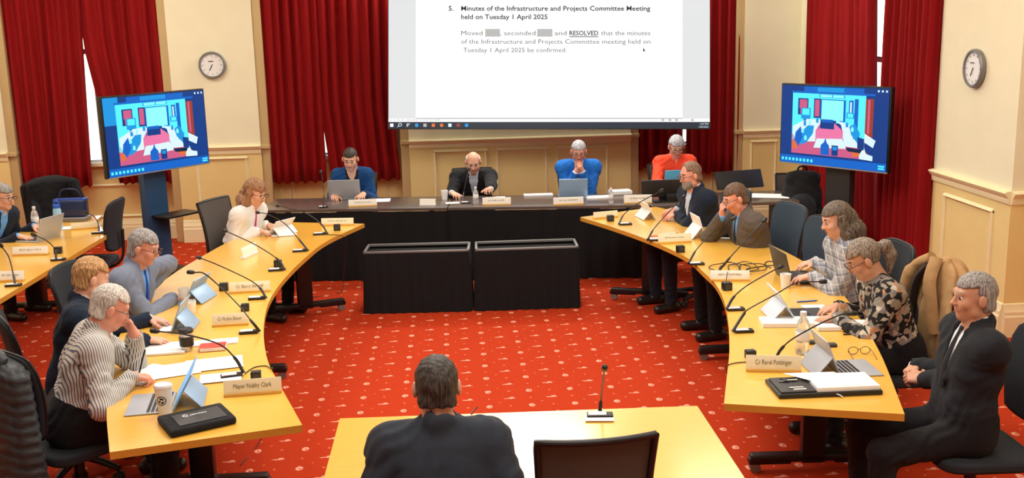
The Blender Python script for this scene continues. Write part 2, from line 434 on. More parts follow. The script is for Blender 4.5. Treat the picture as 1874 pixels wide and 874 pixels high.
# ------------------------------------------------------------------ curtains
def curtain(axis, fixed, a_top, a_bot, b_top, b_bot, z0, z1, label, folds, group, seed=0, amp=.045, knot=None):
    """pleated panel: edge a and edge b positions at top and bottom (along x or y)"""
    rnd = random.Random(seed); nu, nv = folds*10, 14
    ph = [rnd.uniform(-.6, .6) for _ in range(folds+2)]; pts = []
    for i in range(nu+1):
        u = i/nu; row = []
        k = u*folds; f0 = int(min(k, folds-1e-6)); s_ = math.sin(2*PI*k+ph[f0]*.0)*(.75+.25*math.sin(k*1.7+seed))
        for j in range(nv+1):
            v = j/nv; z = z1+(z0-z1)*v
            vv = v if knot is None else max(0, (v-knot)/(1-knot))
            a = a_top+(a_bot-a_top)*vv; b_ = b_top+(b_bot-b_top)*vv
            q = a+(b_-a)*(u+.012*math.sin(2*PI*k*.5+v*3+seed))
            d = s_*amp*(.85+.3*v)+.012*math.sin(9*u+4*v+seed)
            zz = z + (.012*math.sin(2*PI*k+1) if j == nv else 0)
            row.append((q, fixed+d, zz) if axis == 'x' else (fixed+d, q, zz))
        pts.append(row)
    mb = MB(); mb.sheet(pts, .006, Vector((0, 1, 0)) if axis == 'x' else Vector((1, 0, 0)))
    o = mb.build('curtain', M['curtain'], None, 180)
    return tag(o, label, 'curtain', group)
CY = BY+.06
curtain('x', CY, -5.08, -5.08, -4.15, -4.26, .70, 3.8, 'dark red pleated curtain at the far left, left of the white daylight gap', 8, 'red curtains', 1)
curtain('x', CY, -4.19, -3.93, -3.31, -3.32, .72, 3.8, 'dark red pleated curtain behind the left television, right of the daylight gap', 7, 'red curtains', 2, knot=.47)
curtain('x', CY, -2.14, -2.14, -1.49, -1.49, .67, 3.8, 'dark red curtain left of the woman in blue, beside the left wall clock pier', 6, 'red curtains', 3)
curtain('x', CY, -1.53, -1.44, -.66, -.60, .67, 3.8, 'dark red curtain behind and right of the woman in the blue cardigan', 7, 'red curtains', 4, knot=.70)
curtain('x', CY, 2.24, 2.24, 2.84, 2.83, .70, 3.8, 'dark red curtain behind the person in the orange-red shirt', 5, 'red curtains', 5)
curtain('x', CY, 2.86, 2.88, 3.53, 3.53, .62, 3.8, 'dark red curtain right of the person in the orange-red shirt', 6, 'red curtains', 6)
curtain('y', RX-.04, 8.83, 8.83, 9.84, 9.86, .08, 3.8, 'full-length dark red curtain beside the right wall clock pier', 8, 'red curtains', 7, amp=.05)
curtain('y', RX-.04, 10.36, 9.95, 12.12, 12.12, .08, 3.8, 'full-length dark red curtain behind the right television, left of the pink gap', 13, 'red curtains', 8, amp=.05)
# a rod for each bay
for (p0, p1, lb) in (((-5.2, CY, 3.84), (-3.2, CY, 3.84), 'curtain rod above the far left window'), ((-2.2, CY, 3.84), (-.5, CY, 3.84), 'curtain rod above the window behind the woman in blue'),
                     ((2.2, CY, 3.84), (3.55, CY, 3.84), 'curtain rod above the window behind the orange-red shirt'), ((RX-.04, 8.8, 3.84), (RX-.04, 12.13, 3.84), 'curtain rod above the right hand window')):
    mb = MB(); mb.cyl(p0, p1, .02); tag(mb.build('curtain_rod', M['grey_metal'], None), lb, 'curtain rod')

# ------------------------------------------------------------------ clocks
def clock(loc, rz, label):
    t = empty('wall_clock', loc, rz, label, 'clock', 'wall clocks')   # local -y faces the room
    def lat(prof, name, m_, par):
        q = MB(); q.T = Matrix.Rotation(PI/2, 4, 'X'); q.lathe(prof, 48); return q.build(name, m_, par)
    lat([(.148, 0), (.155, .01), (.155, .035), (.148, .045), (.132, .045), (.130, .028), (.0, .028)], 'rim', M['grey_metal'], t)
    face = lat([(.131, .026), (.131, .030)], 'dial', M['white_plastic'], t)
    q = MB()
    for k in range(12):
        a = k*PI/6; r = .108; L = .022 if k % 3 == 0 else .014
        q.box((math.sin(a)*r, -.0325, math.cos(a)*r), (.005, .002, L), 0, rotm(0, a, 0))
    q.build('hour_marks', M['ink'], face, 0)
    q = MB(); q.box((.004*0+math.sin(.62)*-.0+.018, -.036, -.0), (.001, .001, .001))
    q = MB(); a = math.radians(28+180); q.box((math.sin(a)*.03, -.036, math.cos(a)*.03), (.008, .002, .075), 0, rotm(0, a, 0)); q.T = Matrix.Identity(4); q.build('hour_hand', M['black_ink'], t, 0)
    q = MB(); a = math.radians(-52); q.box((math.sin(a)*.0, -.038, .0), (.004, .002, .004)); q.box((-.012, -.038, .045), (.06, .002, .007)); q.build('minute_hand', M['black_ink'], t, 0)
    return t
p = aty(388, 119, BY-.03); clock((p[0], BY-.001, p[2]), 0, 'round white wall clock on the cream pier right of the left television')
clock((RX-.001, 8.2, 2.045), -PI/2, 'round white wall clock on the pier at the right edge, bluish dial')

# ------------------------------------------------------------------ projection screen (parallel to the viewer, tilted forward)
def projection():
    Zc = 11.6; u = Zc/F
    c = CP+CF*Zc+CR*((1005-IW/2)*u)-CU*((69-IH/2)*u)          # centre of a 588 x 332 px board
    t = bpy.data.objects.new('projection_screen', None); COL.objects.link(t)
    ex, ey, ez = CR, CU, -CF
    t.matrix_world = Matrix(((ex[0], ey[0], ez[0], c[0]), (ex[1], ey[1], ez[1], c[1]), (ex[2], ey[2], ez[2], c[2]), (0, 0, 0, 1)))
    tag(t, 'large white projection screen showing meeting minutes text and a dark taskbar', 'projection screen')
    X = lambda px: (px-1005)*u
    Y = lambda py: -(py-69)*u
    def rect(mb, x0, y0, x1, y1, z): mb.box(((X(x0)+X(x1))/2, (Y(y0)+Y(y1))/2, z), (X(x1)-X(x0), Y(y0)-Y(y1), .002))
    mb = MB(); mb.box((0, 0, -.02), (590*u, 334*u, .035)); mb.build('board', M['black_plastic'], t, 0)
    for a_, b_ in ((711, 761), (1249, 1299)):
        mb = MB(); rect(mb, a_, -96, b_, 222, .0); mb.build('side_margin', M['e_grey'], t, 0)
    mb = MB(); rect(mb, 761, -96, 1249, 216, .0); rect(mb, 711, 217, 1299, 223, .001); pg = mb.build('page', M['e_white'], t, 0)
    mb = MB(); rect(mb, 711, 223, 1299, 235, .001); tb = mb.build('taskbar', M['e_dark'], t, 0)
    def txt(s, x0, x1, base, h, bold, m_, par, z=.0025):
        me = text_mesh(s, (x1-x0)*u, h*u, bold); o = link_mesh('text_line', me, m_, par, 0); o.location = (X(x0), Y(base), z); return o
    B_, N_ = .018, .0
    txt('5.', 821, 830, 19.5, 9, B_, M['e_text'], pg)
    txt('Minutes of the Infrastructure and Projects Committee Meeting', 844, 1190, 19.5, 9, B_, M['e_text'], pg)
    txt('held on Tuesday 1 April 2025', 844, 1002, 35, 9, B_, M['e_text'], pg)
    txt('Moved', 844, 883, 64.5, 8.6, N_, M['e_text2'], pg); txt(', seconded', 915, 980, 64.5, 8.6, N_, M['e_text2'], pg)
    txt('and', 1015, 1037, 64.5, 8.6, N_, M['e_text2'], pg); txt('RESOLVED', 1042, 1095, 64.5, 8.6, B_, M['e_text'], pg)
    txt('that the minutes', 1100, 1190, 64.5, 8.6, N_, M['e_text2'], pg)
    txt('of the Infrastructure and Projects Committee meeting held on', 844, 1190, 80, 8.6, N_, M['e_text2'], pg)
    txt('Tuesday 1 April 2025 be confirmed.', 848, 1037, 95.5, 8.6, N_, M['e_text2'], pg)
    for a_, b_ in ((888, 915), (983, 1011)):
        mb = MB(); rect(mb, a_, 53, b_, 67, .002); mb.build('redaction_block', M['e_block'], pg, 0)
    mb = MB(); rect(mb, 1042, 66.5, 1095, 67.8, .002)
    mb.prism([(X(1177), Y(87)), (X(1177), Y(95)), (X(1179), Y(93.4)), (X(1181), Y(93.4))], .002, .003); mb.build('underline', M['e_text'], pg, 0)
    mb = MB(); rs = random.Random(5); x = 713.0
    while x < 803:
        w_ = rs.uniform(1.2, 4.5); rect(mb, x, 218.8, x+w_, 220.4, .0025); x += w_+rs.choice((.9, .9, 4.0))
    mb.build('status_marks', M['e_block'], pg, 0)
    mb = MB()
    for x in (1213, 1226, 1238, 1267): rect(mb, x-2.5, 217.8, x+2.5, 221.5, .0025)
    mb.build('view_icons', M['e_block'], pg, 0)
    cols = ['e_white', 'e_pale', 'e_pale', 'e_mid', 'e_block', 'e_orange', 'e_orange', 'e_pale', 'e_redbrown', 'e_mid']
    for i, cn in enumerate(cols):
        x = 717+i*15.2; q = MB()
        if i in (0, 4, 5, 7): rect(q, x-3, 226, x+3, 232, .0025)
        elif i == 1:
            q.ring([(X(x+3*math.cos(k)), Y(228+2.6*math.sin(k)), .003) for k in [j*PI/6 for j in range(13)]], .5*u, 4); q.cyl((X(x-2), Y(230), .003), (X(x-4.5), Y(232.5), .003), .5*u, None, 4)
        elif i == 2: rect(q, x-3, 226, x-1.8, 232, .0025); rect(q, x-3, 226, x+3, 227.2, .0025); rect(q, x-3, 229, x+1, 230, .0025)
        else: q.T = Matrix.Translation((X(x), Y(229), .0015)); q.lathe([(3.4*u, 0), (3.4*u, .001)], 12)
        q.build('taskbar_icon', M[cn], tb, 0)
    txt('1:57 PM', 1281, 1296, 228.5, 3.6, N_, M['e_pale'], tb, .003); txt('1/04/2025', 1279, 1296, 233.5, 3.2, N_, M['e_pale'], tb, .003)
projection()

# ------------------------------------------------------------------ televisions on stands
def tv(A, B, z0, z1, label, standm, shelf, foot):
    """A, B: floor positions of the viewer's left and right edges of the screen"""
    A, B = Vector((*A, 0)), Vector((*B, 0)); d = B-A; Wd = d.length; rz = math.atan2(d.y, d.x); c = (A+B)/2
    t = empty('television_on_stand', (c.x, c.y, 0), rz, label, 'television', 'televisions on stands')
    H_ = z1-z0; cz = (z0+z1)/2
    mb = MB(); mb.box((0, .035, cz), (Wd+.03, .06, H_+.03), .008); mb.box((0, .08, cz), (Wd*.6, .05, H_*.6), .01); bez_ = mb.build('bezel', M['black_plastic'], t)
    mb = MB(); mb.box((0, .002, z0-.008), (Wd+.03, .012, .012), .003); mb.build('lower_trim', M['silver'], t)
    scr = MB(); lay = {}
    def poly(pts, cn, L):
        q = [(-Wd/2+a*Wd, z1-b_*H_) for a, b_ in pts]; y = -.001-L*.0006
        key = cn
        m_ = lay.setdefault(key, MB()); n = len(q)
        vs = [(a, y, b_) for a, b_ in q]; m_.add(vs, [tuple(range(n))])
    def R(x0, y0, x1, y1, cn, L): poly([(x0, y0), (x1, y0), (x1, y1), (x0, y1)], cn, L)
    R(0, 0, 1, 1, 'e_navy', 0); R(.0, .0, .14, .35, 'e_mid' if foot else 'e_navy', 1); R(.22, .01, .78, .10, 'e_blue', 1)
    R(.35, .015, .6, .085, 'e_mid', 2)
    R(.11, .08, .80, .70, 'e_cyan', 2); R(.11, .63, .80, .87, 'e_rose', 2); R(.80, .11, .89, .86, 'e_navy', 2)
    R(.37, .10, .61, .14, 'e_mid', 3); R(.38, .105, .49, .135, 'e_lcyan', 4); R(.50, .105, .60, .135, 'e_lcyan', 4)
    R(.10, .07, .88, .095, 'e_blue', 3)
    R(.385, .16, .62, .43, 'e_blue', 3); R(.395, .17, .60, .42, 'e_lcyan', 4)
    R(.165, .16, .265, .37, 'e_navy', 3); R(.18, .175, .255, .29, 'e_rose', 4); R(.19, .29, .225, .36, 'e_rose', 4)
    R(.32, .155, .385, .40, 'e_navy', 3); R(.33, .17, .375, .38, 'e_rose', 4)
    R(.20, .28, .29, .42, 'e_mid', 5); R(.21, .29, .28, .37, 'e_cyan', 6); R(.225, .42, .25, .5, 'e_blue', 5)
    R(.65, .16, .69, .32, 'e_blue', 3); R(.66, .18, .675, .31, 'e_pale', 4); R(.70, .14, .735, .55, 'e_blue', 3)
    R(.63, .31, .70, .38, 'e_mid', 5); R(.64, .32, .69, .37, 'e_cyan', 6)
    R(.80, .13, .87, .62, 'e_redbrown', 4); R(.82, .14, .84, .55, 'e_rose', 5)
    # u-shaped tables, floor inside, desk
    poly([(.12, .52), (.26, .42), (.40, .42), (.36, .52), (.345, .70), (.16, .72), (.12, .62)], 'e_pale', 5)
    poly([(.55, .42), (.66, .46), (.76, .62), (.78, .74), (.62, .73), (.60, .55)], 'e_pale', 5)
    poly([(.345, .70), (.345, .56), (.39, .46), (.45, .43), (.53, .43), (.585, .48), (.605, .56), (.60, .68)], 'e_pink', 6)
    poly([(.36, .56), (.40, .46), (.45, .42), (.53, .42), (.585, .47), (.60, .56), (.585, .52), (.52, .45), (.45, .45), (.40, .49)], 'e_navy', 7)
    R(.39, .42, .52, .53, 'e_navy', 8); R(.40, .41, .51, .45, 'e_blue', 9)
    poly([(.36, .66), (.60, .64), (.64, .76), (.33, .78)], 'e_pale', 8)
    poly([(.40, .86), (.40, .74), (.43, .70), (.445, .64), (.455, .70), (.48, .74), (.485, .86)], 'e_blue', 9)
    R(.505, .73, .565, .86, 'e_navy', 9); R(.515, .745, .555, .79, 'e_mid', 10)
    poly([(.20, .60), (.27, .50), (.33, .50), (.32, .60), (.26, .72), (.20, .76)], 'e_mid', 7)
    poly([(.15, .60), (.20, .52), (.22, .66), (.18, .78), (.14, .70)], 'e_blue', 8)
    poly([(.66, .48), (.71, .44), (.76, .56), (.74, .68), (.68, .58)], 'e_mid', 7); poly([(.74, .60), (.80, .62), (.80, .76), (.74, .74)], 'e_navy', 8)
    for k, (a, b_) in enumerate([(.24, .46), (.29, .44), (.27, .53), (.22, .55), (.30, .58), (.25, .64), (.64, .44), (.69, .49), (.71, .58), (.55, .40), (.36, .41)]):
        poly([(a-.012, b_+.05), (a-.012, b_+.01), (a, b_-.015), (a+.012, b_+.01), (a+.012, b_+.05)], 'e_lcyan' if k % 2 else 'e_mid', 10)
    poly([(.12, .70), (.16, .73), (.17, .80), (.12, .82)], 'e_orange', 4); poly([(.64, .80), (.80, .76), (.86, .83), (.60, .86)], 'e_orange', 4); R(.58, .80, .70, .86, 'e_rose', 5)
    poly([(.62, .74), (.78, .75), (.80, .80), (.66, .79)], 'e_black', 6); poly([(.76, .82), (.80, .72), (.82, .80), (.88, .82), (.88, .88), (.76, .87)], 'e_pale', 7)
    poly([(.80, .55), (.90, .63), (.88, .72), (.80, .66)], 'e_pale', 6)
    R(0, .90, 1, 1, 'e_blue', 3)
    for k in range(9): R(.015+k*.036, .935, .037+k*.036, .972, 'e_cyan', 5)
    R(.93, .925, .985, .945, 'e_cyan', 5); R(.93, .955, .985, .975, 'e_cyan', 5)
    for k in range(3): R(.90+k*.035, .02, .915+k*.035, .045, 'e_pale', 5)
    names = {'e_navy': 'screen_background'}
    allm = MB(); mats = []
    for i, (k, m_) in enumerate(lay.items()):
        mats.append(M[k]); allm.mi = i; allm.add(m_.v, m_.f)
    me = bpy.data.meshes.new('screen_picture'); me.from_pydata(allm.v, [], allm.f)
    for i, p_ in enumerate(me.polygons): p_.material_index = allm.m[i]
    link_mesh('screen_picture', me, mats, t, 0)
    mb = MB(); mb.box((0, .16, (z0+.25)/2+.05), (.27, .09, z0+.25), .01); st = mb.build('stand_column', standm, t)
    mb = MB(); mb.box((0, .14, cz), (.4, .05, .35), .005); mb.build('mount', M['black_metal'], t)
    mb = MB(); mb.box((0, .10, .03), (.75, .5, .03), .012)
    for sx in (-1, 1):
        for sy in (-1, 1): mb.cyl((sx*.33, .10+sy*.2-.012, .022), (sx*.33, .10+sy*.2+.012, .022), .022)
    mb.build('base_plate', M['black_metal'], t)
    if shelf:
        mb = MB(); mb.box((.12, -.02, .66), (.42, .26, .02), .005); mb.build('shelf', M['black_metal'], t)
    return t
tv((-3.26, 10.07), (-2.54, 11.05), 1.13, 1.885, 'wall-sized television on a stand painted with blue reflection at the left, between curtain and clock', M['tv_stand'], True, True)
tv((3.27, 10.07), (3.93, 9.10), 1.085, 1.835, 'television on a black stand at the right, in front of the long curtain', M['tv_stand_dark'], False, False)
# ------------------------------------------------------------------ tables
TZ = .73
def resample(pts, n):
    P = [np.array(p, float) for p in pts]; P = bez(P, 12); L = [0]
    for i in range(1, len(P)): L.append(L[-1]+np.linalg.norm(P[i]-P[i-1]))
    out = []
    for k in range(n+1):
        s_ = L[-1]*k/n; i = max(1, min(len(P)-1, next((j for j in range(len(L)) if L[j] >= s_), len(P)-1)))
        t = (s_-L[i-1])/max(1e-9, L[i]-L[i-1]); out.append(P[i-1]*(1-t)+P[i]*t)
    return out
def curved_tables(inner, outer, cuts, labels, group, legs):
    n = 60; I_ = resample(inner, n); O_ = resample(outer, n)
    for (a, b_), lb, lg in zip(cuts, labels, legs):
        a, b_ = int(a*n), int(b_*n)
        cx = sum((I_[i]+O_[i]) for i in range(a, b_+1))/(2*(b_-a+1))
        t = empty('curved_table', (cx[0], cx[1], 0), 0, lb, 'table', group)
        mb = MB(); vs = []; fs = []; fe = []
        for i in range(a, b_+1):
            ii, oo = I_[i].copy(), O_[i].copy()
            for z in (TZ, TZ-.035):
                vs.append((ii[0]-cx[0], ii[1]-cx[1], z)); vs.append((oo[0]-cx[0], oo[1]-cx[1], z))
        m_ = b_-a
        for k in range(m_):
            p, q = 4*k, 4*k+4
            fs.append((p, p+1, q+1, q)); fs.append((p+2, q+2, q+3, p+3)); fe.append((p, q, q+2, p+2)); fe.append((p+1, p+3, q+3, q+1))
        fe.append((0, 2, 3, 1)); e = 4*m_; fe.append((e, e+1, e+3, e+2))
        mb.mi = 0; mb.add(vs, fs); mb.mi = 1; mb.add(vs, fe)
        mb.build('tabletop', [M['wood'], M['wood_edge']], t, 0)
        for (lx, ly, ang) in lg:
            l = MB(); l.T = Matrix.Translation((lx-cx[0], ly-cx[1], 0)) @ Matrix.Rotation(ang, 4, 'Z')
            l.box((0, 0, .37), (.13, .07, .63), .01); l.box((0, 0, TZ-.05), (.5, .10, .025), .005)
            l.box((0, 0, .085), (.70, .07, .045), .015)
            for s_ in (-1, 1): l.box((s_*.24, 0, .068), (.24, .06, .04), .015)
            lo_ = l.build('pedestal_leg', M['black_metal'], t)
            for s_ in (-1, 1):
                c = MB(); c.T = l.T; c.cyl((s_*.32, -.022, .03), (s_*.32, -.006, .03), .03); c.cyl((s_*.32, .006, .03), (s_*.32, .022, .03), .03); c.cyl((s_*.32, 0, .03), (s_*.32, 0, .07), .01)
                c.build('caster', M['grey_metal'], lo_)
LI = [at(*p)[:2] for p in [(667, 409), (600, 440), (560, 470), (520, 510), (493, 550), (483, 590), (484, 630), (492, 665), (510, 700), (553, 777)]]
LO = [(-1.50, 9.58), (-1.85, 8.95), (-2.0, 8.25), (-2.1, 7.44), (-2.08, 6.6), (-1.93, 5.7), (-1.70, 4.86), (-1.51, 4.29)]
RI = [at(*p)[:2] for p in [(1062, 397), (1120, 415), (1190, 440), (1255, 470), (1290, 500), (1310, 520), (1325, 550), (1333, 590), (1335, 640), (1330, 690), (1325, 738)]]
RO = [(1.95, 9.72), (2.25, 9.15), (2.42, 8.6), (2.5, 7.89), (2.56, 7.2), (2.52, 6.5), (2.38, 5.75), (2.23, 5.1), (2.0, 4.30)]
curved_tables(LI, LO, [(0, .334), (.334, .667), (.667, 1)], ['honey wood curved table section at the far left, in front of the woman in white', 'honey wood curved table section in the middle of the left side, before the grey-suited man', 'nearest left honey wood curved table section with the striped-shirt man and the black pouch'],
              'left curved tables', [[(-1.33, 9.0, .35)], [(-1.6, 7.3, 0)], [(-1.41, 5.4, 0)]])
curved_tables(RI, RO, [(0, .334), (.334, .667), (.667, 1)], ['honey wood curved table section at the far right, before the bearded man', 'honey wood curved table section in the middle of the right side, with the cable tangle', 'nearest right honey wood curved table section with the open black folder'],
              'right curved tables', [[(1.75, 9.0, -.35)], [(2.15, 7.3, 0)], [(1.96, 5.33, -.05)]])
# far left table
a_, b_, c_, d_ = (-4.55, 6.2), (-3.30, 6.35), (-3.06, 9.35), (-3.35, 10.05)
t = empty('side_table', (-3.7, 8.2, 0), 0, 'honey wood table at the far left edge, beneath the grey laptop and blue bottle', 'table')
mb = MB(); poly = [(-4.0, 6.3), (-3.12, 6.3), (-3.08, 9.26), (-3.42, 10.05), (-3.45, 10.3), (-3.83, 10.3), (-3.99, 9.3)]
mb.prism([(x+3.7, y-8.2) for x, y in poly], TZ-.035, TZ)
mb.m = [1 if i >= 2 else 0 for i in range(len(mb.f))]; mb.build('tabletop', [M['wood'], M['wood_edge']], t, 0)
for yy in (6.9, 9.5):
    l = MB(); l.T = Matrix.Translation((-.1, yy-8.2, 0)); l.box((0, 0, .37), (.07, .13, .63), .01); l.box((0, 0, .06), (.68, .07, .05), .015); l.box((0, 0, TZ-.05), (.5, .1, .025)); l.build('pedestal_leg', M['black_metal'], t)
# front table
q1, q2 = at(622, 765), at(1276, 742); q3, q4 = at(585, 874), at(1351, 874)
t = empty('front_table', ((q1[0]+q2[0])/2, 4.1, 0), 0, 'rectangular honey wood table in the foreground before the man seen from behind', 'table')
cx = (q1[0]+q2[0])/2
mb = MB(); mb.prism([(q1[0]-cx, q1[1]-4.1), (q2[0]-cx, q2[1]-4.1), (q2[0]+.0-cx, q2[1]-.80-4.1), (q1[0]-.0-cx, q1[1]-.80-4.1)][::-1], TZ-.035, TZ)
mb.m = [1 if i >= 2 else 0 for i in range(len(mb.f))]; mb.build('tabletop', [M['wood'], M['wood_edge']], t, 0)
for sx in (-1, 1):
    l = MB(); l.T = Matrix.Translation((sx*.6, .02, 0)); l.box((0, 0, .37), (.06, .12, .63), .01); l.box((0, 0, .06), (.07, .66, .05), .015); l.box((0, 0, TZ-.05), (.1, .6, .025)); l.build('pedestal_leg', M['black_metal'], t)

def pleated(mb, path, z0, z1, pitch=.07, amp=.012, flare=0.0, center=(0, 0)):
    P = [Vector((*p, 0)) for p in path]; L = [0]
    for i in range(1, len(P)): L.append(L[-1]+(P[i]-P[i-1]).length)
    n = int(L[-1]/pitch*6); pts = []
    for k in range(n+1):
        s_ = L[-1]*k/n; i = max(1, next((j for j in range(len(L)) if L[j] >= s_-1e-9), len(P)-1)); d = (P[i]-P[i-1]).normalized(); nrm = Vector((d.y, -d.x, 0))
        q = P[i-1]+d*(s_-L[i-1]); row = []
        for j in range(5):
            v = j/4; w_ = amp*(math.sin(2*PI*s_/pitch)+.5*math.sin(s_*23+1))*(.2+.8*v); e = (q-Vector((*center, 0)))*flare*v
            row.append(q+nrm*(w_+.012)+e+Vector((0, 0, z1+(z0-z1)*v)))
        pts.append(row)
    mb.sheet(pts, .003, Vector((0, 0, 1)) if False else Vector((.001, .001, 0))*0+Vector((0, -.003, 0))/.003)
def box_enclosure(x0, x1, y0, y1, yaw, label):
    cx, cy = (x0+x1)/2, (y0+y1)/2; hx, hy = (x1-x0)/2, (y1-y0)/2
    t = empty('skirted_box', (cx, cy, 0), yaw, label, 'box', 'black skirted boxes')
    mb = MB(); pleated(mb, [(-hx, hy), (-hx, -hy), (hx, -hy), (hx, hy), (-hx, hy)], .004, .545, .09, .008, .03); mb.build('skirt', M['black_cloth'], t, 60)
    mb = MB()
    for (p, q) in (((-hx, -hy), (hx, -hy)), ((hx, -hy), (hx, hy)), ((hx, hy), (-hx, hy)), ((-hx, hy), (-hx, -hy))):
        c = ((p[0]+q[0])/2, (p[1]+q[1])/2, .55); mb.box(c, (abs(p[0]-q[0])+.022, abs(p[1]-q[1])+.022, .022), .004)
    mb.build('rim', M['grey_metal'], t)
    mb = MB(); mb.box((0, 0, .27), (2*hx-.01, 2*hy-.01, .5)); mb.build('inner_box', M['black_cloth'], t, 0)
box_enclosure(-.775, .135, 8.92, 9.24, -.06, 'left black pleated-skirt box with a grey rim on the red carpet')
box_enclosure(.20, 1.09, 8.88, 9.20, -.02, 'right black pleated-skirt box with a grey rim on the red carpet')

# back tables with skirts
f0, f1 = (-1.86, 10.29), (1.27, 9.92)
by_ = math.atan2(f1[1]-f0[1], f1[0]-f0[0])
def back_table(x0, x1, label):
    k = math.tan(by_); y0 = f0[1]+(x0-f0[0])*k; y1 = f0[1]+(x1-f0[0])*k; L = math.hypot(x1-x0, y1-y0)
    t = empty('head_table', ((x0+x1)/2, (y0+y1)/2, 0), by_, label, 'table', 'black skirted head tables')
    mb = MB(); mb.box((0, .33, TZ-.012), (L-.004, .68, .028), .004); mb.build('tabletop', M['top_dark'], t)
    mb = MB(); pleated(mb, [(-L/2, .62), (-L/2, 0), (L/2, 0), (L/2, .62)], .01, TZ-.03, .16, .016); mb.build('skirt', M['black_cloth'], t, 60)
    for sx in (-1, 1):
        l = MB(); l.T = Matrix.Translation((sx*(L/2-.2), .34, 0)); l.box((0, 0, .35), (.05, .05, .69)); l.box((0, 0, .03), (.06, .5, .04), .01); l.build('leg', M['black_metal'], t)
back_table(-1.92, -.05, 'dark-topped head table with black skirt, left part, in front of the woman in blue')
back_table(-.045, 1.93, 'dark-topped head table with black skirt, right part, in front of the men in suits')
# operator's desk right of the head table
t = empty('operator_desk', (2.65, 10.1, 0), 0, 'dark side desk carrying black monitors in front of the orange-red shirt', 'table')
mb = MB(); mb.box((0, .0, TZ-.015), (1.45, .66, .03), .005); mb.build('tabletop', M['top_dark'], t)
for sx in (-1, 1):
    l = MB(); l.T = Matrix.Translation((sx*.62, 0, 0)); l.box((0, 0, .36), (.04, .5, .70), .01); l.build('side_panel', M['black_metal'], t)

# ------------------------------------------------------------------ chairs
def office_chair_proto(kind):
    t = empty('office_chair', (0, 0, 0), 0)
    seatm = M['chair_fabric'] if kind != 'blue' else M['chair_blue']
    mb = MB(); pts = []
    for i in range(13):
        u = -1+2*i/12; row = []
        for j in range(13):
            v = -1+2*j/12; k = (abs(u)**5+abs(v)**5)**.2; s_ = 1/k*max(abs(u), abs(v)) if k > 0 else 1
            x, y = v*.235*s_, u*.24*s_; row.append((x, y, .415+.0*u))
        pts.append(row)
    mb.sheet(pts, .055, Vector((0, 0, 1))); s0 = mb.build('seat', seatm, t, 60)
    bv = s0.modifiers.new('round', 'BEVEL'); bv.width = .018; bv.segments = 3; bv.limit_method = 'ANGLE'
    mb = MB(); mb.box((0, 0, .395), (.22, .2, .04), .01); mb.cyl((0, 0, .12), (0, 0, .4), .028); mb.cyl((0, 0, .09), (0, 0, .26), .038)
    mb.build('gas_column', M['black_metal'], t)
    mb = MB(); z0 = .56 if kind != 'low' else .50; h = .46 if kind != 'low' else .38
    def bp(u, v, o=0.0):
        w_ = .19+.045*v-.03*max(0, v-.85)/.15*abs(u)**3
        if kind in ('mesh', 'low'): w_ = .19+.03*v
        y = u*w_; ed = abs(u)
        z = z0+h*v - (.035*ed**4 if v > .5 and kind not in ('mesh', 'low') else 0)*(v-.5)*2 + (.035*ed**4*(1-v*2) if v < .5 else 0)
        x = -.235-.05*v-.035*(1-u*u)+.02*math.sin(v*PI)+o
        return (x, y, z)
    N = 14
    pts = [[bp(-1+2*i/N, j/N) for j in range(N+1)] for i in range(N+1)]
    mb.sheet(pts, .035 if kind not in ('mesh', 'low') else .006, Vector((-1, 0, 0)))
    bk = mb.build('backrest', M['chair_mesh'] if kind in ('mesh', 'low') else seatm, t, 60)
    if kind not in ('mesh', 'low'):
        bv = bk.modifiers.new('round', 'BEVEL'); bv.width = .014; bv.segments = 3; bv.limit_method = 'ANGLE'
    ring_ = [bp(-1+2*i/N, 1) for i in range(N+1)]+[bp(1, 1-j/N) for j in range(1, N+1)]+[bp(1-2*i/N, 0) for i in range(1, N+1)]+[bp(-1, j/N) for j in range(1, N+1)]
    r = .013 if kind in ('mesh', 'low') else .007
    mb = MB(); mb.ring([(p[0]-.012, p[1], p[2]) for p in ring_], r if kind not in ('mesh', 'low') else .014, 8, False); mb.build('back_frame', M['black_plastic'], t, 60)
    mb = MB(); mb.ring(bez([(-.02, 0, .39), (-.22, 0, .40), (-.32, 0, .50), (-.34, 0, .74)], 6), .022, 8, True, .6); mb.build('back_support', M['black_plastic'], t, 60)
    for k in range(5):
        a = 2*PI*k/5+.3; dx, dy = math.cos(a), math.sin(a)
        l = MB(); l.ring([(dx*.03, dy*.03, .115), (dx*.16, dy*.16, .10), (dx*.29, dy*.29, .075)], [.028, .022, .016], 8); lo_ = l.build('leg', M['black_metal'], t, 60)
        c = MB(); px, py = -dy, dx; bx, by2 = dx*.285, dy*.285
        c.cyl((bx+px*.006, by2+py*.006, .028), (bx+px*.022, by2+py*.022, .028), .028, None, 12); c.cyl((bx-px*.006, by2-py*.006, .028), (bx-px*.022, by2-py*.022, .028), .028, None, 12); c.cyl((bx, by2, .028), (bx, by2, .075), .008, None, 8)
        c.build('caster', M['charcoal'], lo_)
    return t
_protos = {}
def chair(kind, x, y, yaw, label):
    if kind not in _protos: t = _protos[kind] = office_chair_proto(kind)
    else: t = copy_tree(_protos[kind])
    t.location = (x, y, 0); t.rotation_euler = (0, 0, yaw)
    return tag(t, label, 'chair', 'office chairs around the tables')
